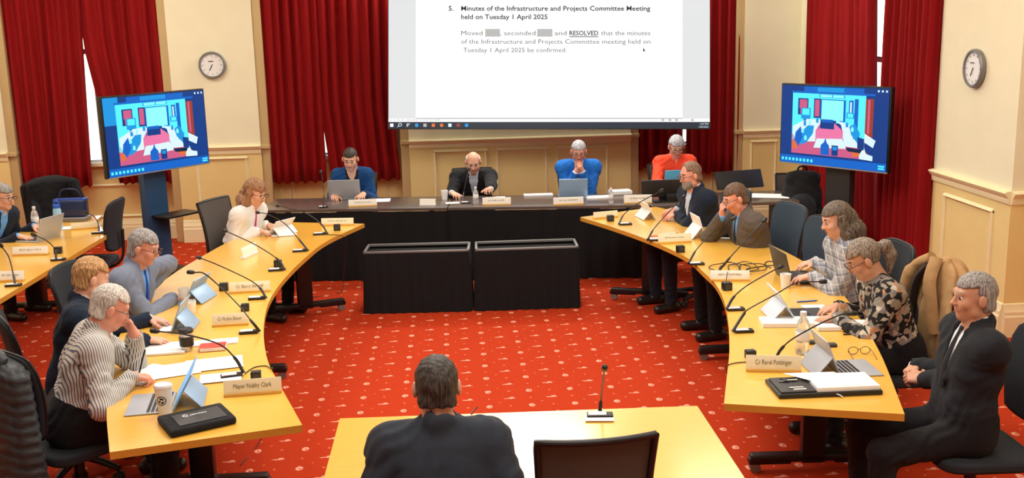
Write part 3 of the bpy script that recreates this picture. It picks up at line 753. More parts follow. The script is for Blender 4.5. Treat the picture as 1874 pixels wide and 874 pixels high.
# ------------------------------------------------------------------ signed-distance figures
def V3(*a): return np.array(a, float)
def nrm(v): return v/np.linalg.norm(v)
class SDF:
    """smooth union / subtraction of round cones and ellipsoids, meshed with surface nets"""
    def __init__(s): s.p = []
    def cone(s, a, b, ra, rb=None, k=.02, op=1, squash=None): s.p.append(('c', np.array(a, float), np.array(b, float), ra, ra if rb is None else rb, k, op, squash)); return s
    def ell(s, c, ax, r, k=.02, op=1): s.p.append(('e', np.array(c, float), ax, r, None, k, op, None)); return s
    def sph(s, c, r, k=.02, op=1): return s.cone(c, np.array(c, float)+V3(0, 0, 1e-4), r, r, k, op)
    def half(s, c, n, k=.01): s.p.append(('h', np.array(c, float), np.array(n, float), 0, None, k, 0, None)); return s
    def mesh(s, res, infl=0.0, name='m', post=None):
        lo = np.full(3, 1e9); hi = np.full(3, -1e9)
        for q in s.p:
            if q[6] != 1: continue
            if q[0] == 'c':
                r = max(q[3], q[4])*(1 if q[7] is None else max(1, q[7][1])); lo = np.minimum(lo, np.minimum(q[1], q[2])-r); hi = np.maximum(hi, np.maximum(q[1], q[2])+r)
            else: r = max(q[3]); lo = np.minimum(lo, q[1]-r); hi = np.maximum(hi, q[1]+r)
        lo -= infl+3*res; hi += infl+3*res
        n = np.ceil((hi-lo)/res).astype(int)+1
        gx = [lo[i]+res*np.arange(n[i]) for i in range(3)]
        D = np.full(n, .2, np.float32)
        for q in s.p:
            kind, A, B, ra, rb, k, op, sq = q
            if kind == 'h':
                X, Y, Z = np.meshgrid(*gx, indexing='ij', sparse=True)
                d = ((X-A[0])*B[0]+(Y-A[1])*B[1]+(Z-A[2])*B[2]).astype(np.float32)
                D = np.maximum(D, d); continue
            mar = k+2.5*res+infl+.004
            if kind == 'c':
                r = max(ra, rb)*(1 if sq is None else max(1, sq[1])); l_, h_ = np.minimum(A, B)-r-mar, np.maximum(A, B)+r+mar
            else: r = max(ra); l_, h_ = A-r-mar, A+r+mar
            i0 = np.maximum(0, np.floor((l_-lo)/res).astype(int)); i1 = np.minimum(n, np.ceil((h_-lo)/res).astype(int)+1)
            if (i1 <= i0).any(): continue
            X, Y, Z = [gx[i][i0[i]:i1[i]] for i in range(3)]
            X = X[:, None, None]; Y = Y[None, :, None]; Z = Z[None, None, :]
            if kind == 'c':
                ba = B-A; L2 = ba@ba
                h = np.clip(((X-A[0])*ba[0]+(Y-A[1])*ba[1]+(Z-A[2])*ba[2])/L2, 0, 1)
                dx, dy, dz = X-A[0]-h*ba[0], Y-A[1]-h*ba[1], Z-A[2]-h*ba[2]
                if sq is not None:   # (axis, factor): stretched along an axis
                    ax, fc = sq; dp = dx*ax[0]+dy*ax[1]+dz*ax[2]; e = (1-1/fc); dx = dx-dp*ax[0]*e; dy = dy-dp*ax[1]*e; dz = dz-dp*ax[2]*e
                d = np.sqrt(dx*dx+dy*dy+dz*dz)-(ra+h*(rb-ra))
            else:
                dx, dy, dz = X-A[0], Y-A[1], Z-A[2]; ax = B
                a = (dx*ax[0][0]+dy*ax[0][1]+dz*ax[0][2])/ra[0]; b = (dx*ax[1][0]+dy*ax[1][1]+dz*ax[1][2])/ra[1]; c = (dx*ax[2][0]+dy*ax[2][1]+dz*ax[2][2])/ra[2]
                k0 = np.sqrt(a*a+b*b+c*c); k1 = np.sqrt((a/ra[0])**2+(b/ra[1])**2+(c/ra[2])**2)+1e-9; d = k0*(k0-1)/k1
            d = d-(infl if op == 1 else 0)
            sl = tuple(slice(i0[i], i1[i]) for i in range(3)); o = D[sl]
            if op == 1:
                h = np.clip(.5+.5*(o-d)/k, 0, 1); D[sl] = (o*(1-h)+d*h-k*h*(1-h)).astype(np.float32)
            else:
                h = np.clip(.5-.5*(o+d)/k, 0, 1); D[sl] = (o*(1-h)-d*h+k*h*(1-h)).astype(np.float32)
        if post is not None:
            X, Y, Z = np.meshgrid(*gx, indexing='ij', sparse=True); D = post(X, Y, Z, D).astype(np.float32)
        for i in range(3):
            sl = [slice(None)]*3; sl[i] = 0; D[tuple(sl)] = .1; sl[i] = -1; D[tuple(sl)] = .1
        return surface_nets(D, lo, res, name)
def surface_nets(D, lo, res, name):
    n = D.shape; S = D < 0
    c = [S[i:n[0]-1+i, j:n[1]-1+j, k:n[2]-1+k] for i in (0, 1) for j in (0, 1) for k in (0, 1)]
    cnt = sum(x.astype(np.int8) for x in c); act = (cnt > 0) & (cnt < 8)
    idx = -np.ones(act.shape, np.int32); I_ = np.argwhere(act); idx[act] = np.arange(len(I_))
    P = np.zeros((len(I_), 3)); C = np.zeros(len(I_))
    offs = [(i, j, k) for i in (0, 1) for j in (0, 1) for k in (0, 1)]
    for a in offs:
        for ax in range(3):
            if a[ax]: continue
            b = list(a); b[ax] = 1
            da = D[I_[:, 0]+a[0], I_[:, 1]+a[1], I_[:, 2]+a[2]]; db = D[I_[:, 0]+b[0], I_[:, 1]+b[1], I_[:, 2]+b[2]]
            m = (da < 0) != (db < 0); t = np.where(m, da/(da-db+1e-12), 0)
            q = np.repeat(np.array(a, float)[None], len(I_), 0); q[:, ax] += t; P += q*m[:, None]; C += m
    P = lo+(I_+P/np.maximum(C, 1)[:, None])*res
    faces = []
    for ax in range(3):
        o1, o2 = [(1, 2), (2, 0), (0, 1)][ax]
        sl0 = [slice(None)]*3; sl1 = [slice(None)]*3; sl0[ax] = slice(0, n[ax]-1); sl1[ax] = slice(1, n[ax])
        for o in (o1, o2): sl0[o] = slice(1, n[o]-1); sl1[o] = slice(1, n[o]-1)
        s0, s1 = S[tuple(sl0)], S[tuple(sl1)]
        for flip, mk in ((False, s0 & ~s1), (True, ~s0 & s1)):
            E_ = np.argwhere(mk)
            if not len(E_): continue
            E_[:, o1] += 1; E_[:, o2] += 1
            def g(d1, d2):
                e = E_.copy(); e[:, o1] += d1; e[:, o2] += d2; return idx[e[:, 0], e[:, 1], e[:, 2]]
            q = np.stack([g(-1, -1), g(0, -1), g(0, 0), g(-1, 0)], 1)
            faces.append(q if not flip else q[:, ::-1])
    Fc = np.concatenate(faces)
    me = bpy.data.meshes.new(name); me.vertices.add(len(P)); me.vertices.foreach_set('co', P.astype(np.float32).ravel())
    me.loops.add(len(Fc)*4); me.loops.foreach_set('vertex_index', Fc.astype(np.int32).ravel())
    me.polygons.add(len(Fc)); me.polygons.foreach_set('loop_start', np.arange(0, len(Fc)*4, 4, dtype=np.int32))
    me.update(calc_edges=True); me.validate()
    me.shade_smooth()
    return me
def paint(me, rules):
    """material index by vertex position: rules = [(centre, axes, radii, index)]"""
    n = len(me.polygons); c = np.zeros(n*3, np.float32); me.polygons.foreach_get('center', c); c = c.reshape(-1, 3); mi = np.zeros(n, np.int32)
    for cen, ax, r, i in rules:
        d = c-np.array(cen); q = sum(((d@ax[k])/r[k])**2 for k in range(3)); mi[q < 1] = i
    me.polygons.foreach_set('material_index', mi)

def ik(S, T, l1, l2, hint):
    d = T-S; L = np.linalg.norm(d); mx = (l1+l2)*.995
    if L > mx: T = S+d/L*mx; L = mx; d = T-S
    u = d/L; a = (l1*l1-l2*l2+L*L)/(2*L); h = math.sqrt(max(0, l1*l1-a*a)); hp = hint-u*(hint@u); hp = nrm(hp)
    return S+u*a+hp*h, T

UP = V3(0, 0, 1)
def person(label, head_px, yaw, lean=.15, head_yaw=0, head_pitch=-15, hands=None, hair=None, top='jacket', topm=None, shirtm=None, legm=None, skinm=None,
           tie=None, glasses=None, beard=None, scale=1.0, res=.007, side=0.0, lapel=False, feet=None, drop=0.0, vneck=True, build_=1.0, shoem=None, extra=None, collar=True, roll=0, seat=.0, Lt=.49, Yh=None, fold=1.0):
    """seated figure; head_px the head centre in the photo, yaw the heading (degrees from +x), lean how far the neck is ahead of the pelvis"""
    yr = math.radians(yaw); f = V3(math.cos(yr), math.sin(yr), 0); r = V3(f[1], -f[0], 0)     # r: the person's right
    Lt = Lt*scale; v = math.sqrt(max(.05, Lt*Lt-lean*lean)); pz = .565+seat; hp = math.radians(head_pitch); hy = math.radians(yaw+head_yaw)
    h0 = V3(math.cos(hy), math.sin(hy), 0)
    hf = h0*math.cos(hp)+UP*math.sin(hp); hr = V3(h0[1], -h0[0], 0); hu = np.cross(hr, hf)
    if roll: a = math.radians(roll); hu, hr = hu*math.cos(a)+hr*math.sin(a), hr*math.cos(a)-hu*math.sin(a)
    HS = scale*.93
    off = (f*lean+UP*v)/Lt*.06*HS+hu*.10*HS+hf*.025*HS
    if Yh is not None:
        v = aty(head_px[0], head_px[1], Yh)[2]-off[2]-pz; lean = math.copysign(math.sqrt(max(.001, Lt*Lt-v*v)), lean if lean else 1); Lt = max(Lt, v)
    hz = pz+v+off[2]
    Hc = at(head_px[0], head_px[1], hz); N = Hc-off; P = V3(N[0], N[1], 0)-f*lean-r*side; P[2] = pz
    t = nrm(N-P); tf = nrm(np.cross(t, r))*-1
    if tf@f < 0: tf = -tf
    W_ = build_
    SQ = math.hypot(lean, v)/.49
    print('POSE', label[:40], 'head z %.2f' % hz, 'lean %.2f' % lean, 'P', np.round(P, 2))
    body = SDF(); torso = SDF()
    Tn = lambda a: P+t*a*SQ
    def tors(s):
        s.cone(Tn(0)-r*.07*W_, Tn(0)+r*.07*W_, .115*W_, None, .05)
        s.cone(Tn(.13)-r*.06*W_+tf*.02*(W_-.7), Tn(.13)+r*.06*W_+tf*.02*(W_-.7), .108*W_, None, .06)
        s.cone(Tn(.29)-r*.075*W_, Tn(.29)+r*.075*W_, .108*W_, None, .06)
        s.cone(Tn(.39)-r*.095*W_, Tn(.39)+r*.095*W_, .085*W_, None, .05)
        s.cone(Tn(.43)-r*.155*W_, Tn(.43)+r*.155*W_, .058, None, .04)
        for q in (-1, 1): s.cone(N+t*.005, Tn(.445)+r*q*.15*W_, .046, .046, .03)
    tors(body)
    arms = SDF(); sh = {}; wr = {}
    hands = hands or {}
    handf = []
    for sd, q in (('R', 1), ('L', -1)):
        S_ = Tn(.425)+r*q*.165*W_*scale
        hd = hands.get(sd, {}); tgt = hd.get('at'); fd = hd.get('dir'); nn = hd.get('palm', V3(0, 0, -1)); curl = hd.get('curl', .35)
        if tgt is None: tgt = P+f*.32+r*q*.10; tgt[2] = .66
        if 'rel' in hd: tgt = Hc+r*hd['rel'][0]+f*hd['rel'][1]+UP*hd['rel'][2]
        tgt = np.array(tgt, float)
        fd = nrm(np.array(fd, float)) if fd is not None else f
        nn = np.array(nn, float); nn = nrm(nn-fd*(nn@fd)); wT = tgt-fd*.06
        hint = hd.get('hint'); hint = r*q*.32-UP*.9-f*.3 if hint is None else np.array(hint, float)
        E_, Wp = ik(S_, wT, .285*scale, .255*scale, hint)
        if np.linalg.norm(Wp-wT) > .02: print('ARM short', label[:30], sd, round(float(np.linalg.norm(Wp-wT)), 3))
        body.cone(S_, S_, .06*W_) if False else body.sph(S_, .062*W_, .04)
        body.cone(S_, E_, .052*W_, .042, .03); body.cone(E_, Wp, .042, .026, .02)
        arms.sph(S_, .062*W_, .05); arms.cone(S_, E_, .056*W_, .048, .03); arms.cone(E_, Wp-nrm(Wp-E_)*.0, .050, .034, .02)
        sh[sd] = S_; wr[sd] = (E_, Wp)
        handf.append((Wp, nrm(Wp-E_)))
        # hand
        sv = np.cross(fd, nn); sv = sv*q       # towards the thumb for palm-down right hand: left side
        body.cone(Wp, Wp+fd*.03, .024, .024, .02)
        for i, (so, L, rr) in enumerate(((.032, .070, .0092), (.011, .078, .0095), (-.011, .072, .009), (-.030, .056, .008))):
            k0 = Wp+fd*.088+sv*so*1.0-(fd*.010*abs(i-1))
            body.cone(Wp+fd*.015+sv*so*.5, k0, .0145, .0125, .012)
            d = nrm(fd+sv*so*1.5); p = k0; ang = 0
            for j, fr in enumerate((.45, .31, .24)):
                ang += curl*(.8 if j == 0 else 1.1)*(1+.12*i)
                dd = d*math.cos(ang)+nn*math.sin(ang); p2 = p+dd*L*fr
                body.cone(p, p2, rr*(1-.1*j), rr*(1-.1*(j+1)), .004); p = p2
        p = Wp+fd*.022+sv*.022; d = nrm(fd*.75+sv*.75+nn*.25); body.cone(Wp+fd*.01, p, .016, .015, .012)
        for j, L in enumerate((.040, .032, .026)):
            dd = nrm(d+(fd*.35-sv*.15+nn*.25*curl)*j); p2 = p+dd*L; body.cone(p, p2, .0125-.0012*j, .0115-.0012*j, .006); p = p2
    # legs
    legs = SDF(); feetS = SDF(); an = {}
    legs.cone(Tn(-.01)-r*.07*W_, Tn(-.01)+r*.07*W_, .118*W_, None, .05); legs.cone(Tn(.08)-r*.065*W_, Tn(.08)+r*.065*W_, .110*W_, None, .05)
    fo = feet or {}; shoes_ = []
    for q in (1, -1):
        hip = P+r*q*.085*W_-UP*.015; kd = fo.get('knee', .43); sp = fo.get('spread', .06)
        kn = P+f*kd*scale+r*q*(.085+sp); kn[2] = .50
        ank = kn+f*fo.get('shin', -.02)+r*q*.0; ank[2] = .09
        toe = ank+f*.14+r*q*.02; toe[2] = .04; heel = ank-f*.045; heel[2] = .045
        for s_ in (body, legs):
            s_.cone(hip, kn, .082*W_, .058, .03); s_.cone(kn, ank, .056, .042 if s_ is legs else .036, .02)
        body.cone(heel, toe, .032, .028, .02)
        ft = SDF(); ft.cone(heel, toe, .043, .038, .01); ft.cone(ank, heel, .045, .042, .02); ft.half(V3(0, 0, .006), V3(0, 0, -1)); shoes_.append(ft)
    # neck and head
    nb = N-t*.03; body.cone(nb, Hc-hu*.055*HS-hf*.02*HS, .058, .054, .03)
    def q(a, b, c): return Hc+(hr*a*1.05+hf*b*.96+hu*c)*HS
    ax = (hr, hf, hu)
    body.ell(q(0, -.015, .028), ax, (.074*HS, .094*HS, .088*HS), .02); body.ell(q(0, .028, -.038), ax, (.058*HS, .060*HS, .076*HS), .03)
    body.sph(q(0, .062, -.093), .022*HS, .03); body.cone(q(-.045, .01, -.07), q(.045, .01, -.07), .02*HS, None, .03)
    body.cone(q(-.034, .076, .030), q(.034, .076, .030), .013*HS, None, .02)
    for s_ in (-1, 1):
        body.sph(q(s_*.036, .062, -.024), .024*HS, .02)
        body.ell(q(s_*.082, -.008, -.008), ax, (.012*HS, .020*HS, .034*HS), .006)
    body.cone(q(0, .090, .012), q(0, .110, -.024), .007*HS, .012*HS, .012)
    for s_ in (-1, 1): body.sph(q(s_*.031, .101, .008), .0155*HS, .008, -1); body.sph(q(s_*.012, .100, -.028), .007*HS, .008)
    body.cone(q(-.019, .086, -.051), q(.019, .086, -.051), .0065*HS, None, .008); body.cone(q(-.015, .086, -.062), q(.015, .086, -.062), .0075*HS, None, .008)
    me = body.mesh(res, name='person')
    o = link_mesh('person', me, [skinm, M['lips'], M['brow_'+(hair or {}).get('brow', 'dark')]], None, 0)
    paint(me, [(q(0, .092, -.0565), ax, (.024*HS, .02*HS, .0105*HS), 1), (q(-.031, .090, .036), ax, (.020*HS, .022*HS, .0055*HS), 2), (q(.031, .090, .036), ax, (.020*HS, .022*HS, .0055*HS), 2)])
    me.shade_smooth(); tag(o, label, 'person')
    for s_ in (-1, 1):
        e = MB(); c = q(s_*.031, .0775, .007)
        sc_ = Matrix(((hr[0], hu[0], -hf[0], c[0]), (hr[1], hu[1], -hf[1], c[1]), (hr[2], hu[2], -hf[2], c[2]), (0, 0, 0, 1)))
        e.T = sc_; R_ = .0125*HS
        prof = [(max(1e-4, R_*math.sin(a)), -R_*math.cos(a)) for a in np.linspace(0, PI, 11)]
        e.mi = 0; e.lathe(prof, 14)
        nf = len(e.f)//1
        for i in range(len(e.f)):
            if i < 14*3: e.m[i] = 1
        e.mi = 2
        # upper lid, half closed when looking down
        e.build('eye', [M['eye_white'], M['iris'], M['iris']], o, 60)
    # clothing
    gres = max(res, .008)
    def neckcut(s, r0=.060): s.cone(N+t*.03, N+t*.16, r0, r0, .006, -1)
    def seam(X, Y, Z, D, a=.0035, k=1.0):
        w_ = .5*np.sin(X*23*k+Y*31+Z*17)*np.sin(Y*27-X*19*k+Z*29+1)
        c1 = np.sin(X*75+Y*60-Z*95+2.2*np.sin(Z*21+X*9)); c2 = np.sin(Y*85-X*70+Z*60+2*np.sin(X*25+Z*12))
        m1 = np.clip(np.sin(X*11+Y*13+Z*9), 0, 1); m2 = np.clip(np.sin(Z*12-X*9+Y*10+2), 0, 1)
        return D+a*(w_+.9*m1*c1+.9*m2*c2)*fold
    g = SDF(); tors(g)
    if top in ('jacket', 'shirt', 'cardigan', 'blouse'):
        g.p += arms.p
        if top == 'jacket':
            for q_ in (-1, 1): g.cone(Tn(.450)+r*q_*.09*W_, Tn(.436)+r*q_*.165*W_*scale, .040, .042, .02)
        infl = {'jacket': .012, 'shirt': .008, 'cardigan': .009, 'blouse': .010}[top]
        if lapel:
            for s_ in (-1, 1):
                g.cone(N+tf*.06+r*s_*.055-t*.02, Tn(.24)+tf*(.108*W_+.004)+r*s_*.022, .012, .010, .008)
        if vneck:
            dpt = .24 if top != 'blouse' else .36
            vr = .052 if top != 'cardigan' else .066
            g.cone(N+tf*.10+t*.02, Tn(dpt if top != 'cardigan' else .12)+tf*.15*W_, vr, .012 if top != 'cardigan' else .04, .01, -1, (tf, 2.2))
        if top == 'jacket': g.cone(N-t*.02, N+t*.028-tf*.012, .060, .056, .012)
        neckcut(g, .056 if top != 'shirt' else .052)
        if top == 'jacket' and vneck: g.cone(N+tf*.085+t*.04, N+tf*.09-t*.02, .05, .05, .008, -1)
        for Wp, d in handf: g.sph(Wp+d*.062, .064, .004, -1)
        if top != 'shirt': g.half(P-UP*.10, -UP)
        amp = .0026 if top == 'jacket' else .003
        mt = g.mesh(gres, infl, name=top, post=lambda X, Y, Z, D: seam(X, Y, Z, D, amp))
        nm = {'jacket': 'jacket', 'shirt': 'shirt', 'cardigan': 'cardigan', 'blouse': 'blouse'}[top]
        link_mesh(nm, mt, topm, o, 0).data.shade_smooth()
    if top in ('jacket', 'cardigan') and shirtm is not None:
        s2 = SDF(); tors(s2); neckcut(s2, .05)
        if top == 'cardigan': s2.cone(N+tf*.07+t*.02, Tn(.40)+tf*.13, .05, .03, .01, -1)
        for Wp, d in handf: pass
        link_mesh('shirt', s2.mesh(gres, .006, name='shirt'), shirtm, o, 0).data.shade_smooth()
        for sd in ('R', 'L'):
            E_, Wp = wr[sd]; d = nrm(Wp-E_); c = SDF(); c.cone(Wp-d*.03, Wp-d*.004, .036, .035, .004); link_mesh('shirt_cuff', c.mesh(.006, 0, name='shirt_cuff'), shirtm, o, 0)
    if collar and (shirtm is not None or top == 'shirt'):
        c = SDF(); c.cone(N-t*.012, N+t*.032-tf*.004, .071, .064, .004); c.cone(N-t*.02+tf*.05, N+t*.04+tf*.085, .03, .035, .01, -1); c.cone(N+t*.045, N+t*.14, .052, .06, .004, -1)
        link_mesh('collar', c.mesh(.006, 0, name='collar'), shirtm if shirtm is not None else topm, o, 0)
    if tie is not None:
        mb = MB(); path = [N+tf*.068+t*.0, N+tf*.078-t*.025, Tn(.40)+tf*(.085*W_+.014), Tn(.30)+tf*(.108*W_+.016), Tn(.20)+tf*(.108*W_+.018)]
        mb.ring(path, [.016, .011, .016, .022, .026], 8, True, .35)
        # flatten towards the chest
        mb.build('tie', tie, o, 60)
    if legm is not None:
        lg = legs.mesh(gres, .010, name='trousers', post=lambda X, Y, Z, D: seam(X, Y, Z, D, .003)); link_mesh('trousers', lg, legm, o, 0).data.shade_smooth()
        [link_mesh('shoe', ft.mesh(.008, 0, name='shoe'), shoem or M['shoe'], o, 0) for ft in shoes_]
    # hair
    hs = hair or {}
    if hs:
        st = hs['style']; th = hs.get('th', .012); m_ = hs['mat']
        g = SDF(); g.ell(q(0, -.018, .030), ax, ((.076+th)*HS, (.096+th)*HS, (.090+th)*HS), .01)
        if st in ('short', 'bald', 'receding'): g.cone(q(-.030, -.056, -.045), q(.030, -.056, -.045), .042*HS, None, .03); g.cone(q(-.030, -.050, -.075), q(.030, -.050, -.075), .034*HS, None, .03)
        if st == 'bun': g.ell(q(0, -.118, .01), ax, (.05*HS, .04*HS, .05*HS), .02)
        hl = hs.get('line', .064); back = hs.get('back', -.005)
        cc = q(0, 0, 0)
        def post(X, Y, Z, D, hl=hl, back=back, st=st):
            F_ = ((X-cc[0])*hf[0]+(Y-cc[1])*hf[1]+(Z-cc[2])*hf[2])/HS; U_ = ((X-cc[0])*hu[0]+(Y-cc[1])*hu[1]+(Z-cc[2])*hu[2])/HS; R_ = ((X-cc[0])*hr[0]+(Y-cc[1])*hr[1]+(Z-cc[2])*hr[2])/HS
            A = hl-U_-.15*np.minimum(F_, .05)+.3*np.abs(R_)*(1 if hs.get('part') else 0)
            B = F_-back-.012*np.sin(U_*40); B = np.maximum(B, (-.070 if st != 'long' else -.5)-U_)
            # side burns: drop in front of the ear
            keep = np.minimum(A, B)
            if st == 'bald': keep = np.maximum(B, U_-(.055-.35*np.maximum(0, F_+.02)))
            if st == 'receding': keep = np.minimum(np.maximum(A, F_-.035-.25*np.abs(R_)), B)
            D = np.maximum(D, keep)
            # ears stay free
            if st != 'long' or hs.get('tuck'):
                e = np.sqrt(((np.abs(R_)-.088)/.02)**2+((F_+.004)/.026)**2+((U_+.012)/.040)**2)-1; D = np.maximum(D, -e*.02)
            w_ = np.sin(R_*150+F_*90+2*np.sin(U_*50))*np.sin(F_*110+U_*60)
            return D+w_*hs.get('rough', .0022)
        hm = g.mesh(min(res, .006), 0, name='hair', post=post); hob = link_mesh('hair', hm, m_, o, 0); hm.shade_smooth()
        if st == 'long':
            g = SDF(); L_ = hs.get('len', .25)
            for s_ in (-1, 1):
                g.cone(q(s_*.072, -.01, .02), q(s_*.085, -.02, -.10), .028, .034, .02); g.cone(q(s_*.085, -.02, -.10), q(s_*.08, -.03, -.10-L_*.45)*1.0, .036, .03, .02)
            g.cone(q(0, -.085, .0), q(0, -.10, -.12), .06, .07, .03); g.cone(q(0, -.10, -.12), q(0, -.095, -.13-L_*.6)-f*.02, .072, .05, .03); g.cone(q(-.05, -.08, -.10), q(-.06, -.08, -.12-L_*.5), .045, .035, .03); g.cone(q(.05, -.08, -.10), q(.06, -.08, -.12-L_*.5), .045, .035, .03)
            def pw(X, Y, Z, D): return D+.005*np.sin(X*130+Y*90+2*np.sin(Z*45))+.003*np.sin(X*60-Y*140+Z*20)
            hm = g.mesh(.007, 0, name='hair_length', post=pw); link_mesh('hair_length', hm, m_, hob, 0); hm.shade_smooth()
        if st == 'pony':
            g = SDF(); a0 = q(0, -.115, .02); a1 = q(.0, -.165, .0); a2 = q(0, -.175, -.05)-UP*.02; a3 = a2-UP*.10
            g.cone(q(0, -.09, .02), a0, .035, .026, .01); g.cone(a0, a1, .024, .032, .015); g.cone(a1, a2, .034, .03, .02); g.cone(a2, a3, .03, .012, .02)
            hm = g.mesh(.006, 0, name='ponytail', post=lambda X, Y, Z, D: D+.003*np.sin(X*150+Y*110+Z*20)); link_mesh('ponytail', hm, hs.get('mat2', m_), hob, 0); hm.shade_smooth()
    if beard is not None:
        g = SDF(); g.ell(q(0, .030, -.062), ax, (.064*HS, .066*HS, .064*HS), .01); g.sph(q(0, .072, -.095), .03*HS, .02)
        def pb(X, Y, Z, D):
            F_ = ((X-Hc[0])*hf[0]+(Y-Hc[1])*hf[1]+(Z-Hc[2])*hf[2])/HS; U_ = ((X-Hc[0])*hu[0]+(Y-Hc[1])*hu[1]+(Z-Hc[2])*hu[2])/HS
            return np.maximum(D, U_+.036+.35*np.maximum(0, .03-F_)*0-.02*(F_ < .03))+.0015*np.sin(X*300+Y*270+Z*310)
        hm = g.mesh(.005, .002, name='beard', post=pb); link_mesh('beard', hm, beard, o, 0); hm.shade_smooth()
    if glasses is not None:
        mb = MB()
        for s_ in (-1, 1):
            c = (s_*.033, .112, .004); pts_ = [q(c[0]+.024*math.cos(a), c[1]-.06*abs(c[0]+.024*math.cos(a))*.4, c[2]+.018*math.sin(a)) for a in np.linspace(0, 2*PI, 17)]
            mb.ring(pts_, .0022, 6, False); mb.cyl(q(s_*.057, .106, .010), q(s_*.083, -.01, .008), .002, None, 6)
        mb.cyl(q(-.011, .113, .008), q(.011, .113, .008), .002, None, 6)
        mb.build('glasses', glasses, o, 60)
    info = dict(P=P, f=f, r=r, N=N, Hc=Hc, q=q, Tn=Tn, tf=tf, t=t, wr=wr, sh=sh, o=o, W=W_)
    return info
# ------------------------------------------------------------------ the people
S_FAIR = skin('fair_skin', (.72, .42, .30)); S_PINK = skin('ruddy_skin', (.74, .36, .26)); S_TAN = skin('tanned_skin', (.60, .33, .21))
M['lips'] = mat('lips', (.50, .17, .14), .45); M['eye_white'] = mat('eye_white', (.75, .72, .68), .3); M['iris'] = mat('dark_iris', (.03, .02, .015), .2)
M['brow_dark'] = mat('dark_brow', (.05, .035, .025), .8); M['brow_grey'] = mat('grey_brow', (.3, .27, .24), .8); M['brow_ginger'] = mat('ginger_brow', (.36, .18, .07), .8)
M['shoe'] = mat('black_shoe_leather', (.012, .011, .011), .35)
G_BLK = mat('black_glasses_frame', (.02, .015, .015), .3); G_BRN = mat('brown_glasses_frame', (.12, .05, .03), .3)
TR_BLK = fabric('black_trouser_cloth', (.008, .008, .010)); TR_NAVY = fabric('navy_trouser_cloth', (.012, .016, .03)); TR_GREY = fabric('grey_trouser_cloth', (.05, .055, .065))
SH_WHITE = fabric('white_shirt_cotton', (.80, .82, .86), .05, folds=.3); SH_BLUE = fabric('light_blue_shirt_cotton', (.14, .38, .82), .08, folds=.3); SH_BLACK = fabric('black_top_cloth', (.012, .012, .014))
SH_PALE = fabric('pale_blue_shirt_cotton', (.50, .58, .72), .06, folds=.3)
def h(px, py, z=.765, d=(1, 0, 0), curl=.35, palm=(0, 0, -1), hint=None):
    r = dict(at=at(px, py, z), dir=d, curl=curl, palm=palm)
    if hint is not None: r['hint'] = hint
    return r
def D2(a, dz=-.1): return (math.cos(math.radians(a)), math.sin(math.radians(a)), dz)
def HR(mat_, style='short', **k): d = dict(mat=mat_, style=style); d.update(k); return d
H_GREY = hairm('grey_hair', (.20, .19, .18), (.42, .40, .38)); H_WHITE = hairm('white_hair', (.50, .47, .42), (.80, .76, .68)); H_GINGER = hairm('ginger_hair', (.34, .17, .06), (.66, .38, .16))
H_BROWN = hairm('brown_hair', (.09, .05, .03), (.20, .12, .07)); H_DARK = hairm('dark_brown_hair', (.022, .016, .013), (.07, .055, .045)); H_AUB = hairm('reddish_brown_hair', (.20, .09, .04), (.46, .24, .12))
H_FGR = hairm('dark_grey_brown_hair', (.030, .026, .021), (.085, .075, .062)); H_LONG = hairm('long_brown_hair', (.07, .05, .038), (.20, .155, .12)); H_SILV = hairm('silver_hair', (.34, .36, .40), (.62, .66, .74))
H_STREAK = hairm('streaked_blonde_hair', (.10, .075, .055), (.38, .31, .24)); H_LB = hairm('thin_brown_hair', (.17, .10, .06), (.34, .22, .14))
# patterned cloth
def striped():
    m = mat('striped_shirt_cotton', (.8, .8, .8), .8, spec=.2); T, b = nt(m)
    tc = T.nodes.new('ShaderNodeTexCoord'); sp = T.nodes.new('ShaderNodeSeparateXYZ'); T.links.new(tc.outputs['Object'], sp.inputs[0])
    u = nmath(T, 'ADD', nmath(T, 'MULTIPLY', sp.outputs[0], .80), nmath(T, 'MULTIPLY', sp.outputs[1], .62)); u = nmath(T, 'ADD', u, nmath(T, 'MULTIPLY', noise(T, tc.outputs['Object'], 5, 1), .035))
    T.links.new(mixc(T, nmath(T, 'LESS_THAN', nmath(T, 'FRACT', nmath(T, 'DIVIDE', u, .0115)), .36), (.66, .63, .56), (.13, .14, .18)), b.inputs['Base Color'])
    bump(T, b, noise(T, coords(T), 10, 2), .4, .02); return m
def plaid():
    m = mat('grey_plaid_flannel', (.5, .5, .5), .85, spec=.2); T, b = nt(m)
    tc = T.nodes.new('ShaderNodeTexCoord'); sp = T.nodes.new('ShaderNodeSeparateXYZ'); mp = T.nodes.new('ShaderNodeMapping'); mp.inputs['Rotation'].default_value = (0, .3, .35)
    T.links.new(tc.outputs['Object'], mp.inputs[0]); T.links.new(mp.outputs[0], sp.inputs[0]); c = (.36, .36, .38)
    for ax, p, w_, col in ((0, .085, .22, (.12, .13, .17)), (2, .085, .22, (.13, .14, .20)), (1, .085, .2, (.16, .17, .2)), (0, .042, .10, (.75, .75, .74)), (2, .042, .10, (.72, .72, .72))):
        fr = nmath(T, 'FRACT', nmath(T, 'DIVIDE', sp.outputs[ax], p)); ms = nmath(T, 'MULTIPLY', nmath(T, 'LESS_THAN', fr, w_), .6); c = mixc(T, ms, c, col)
    T.links.new(c, b.inputs['Base Color']); return m
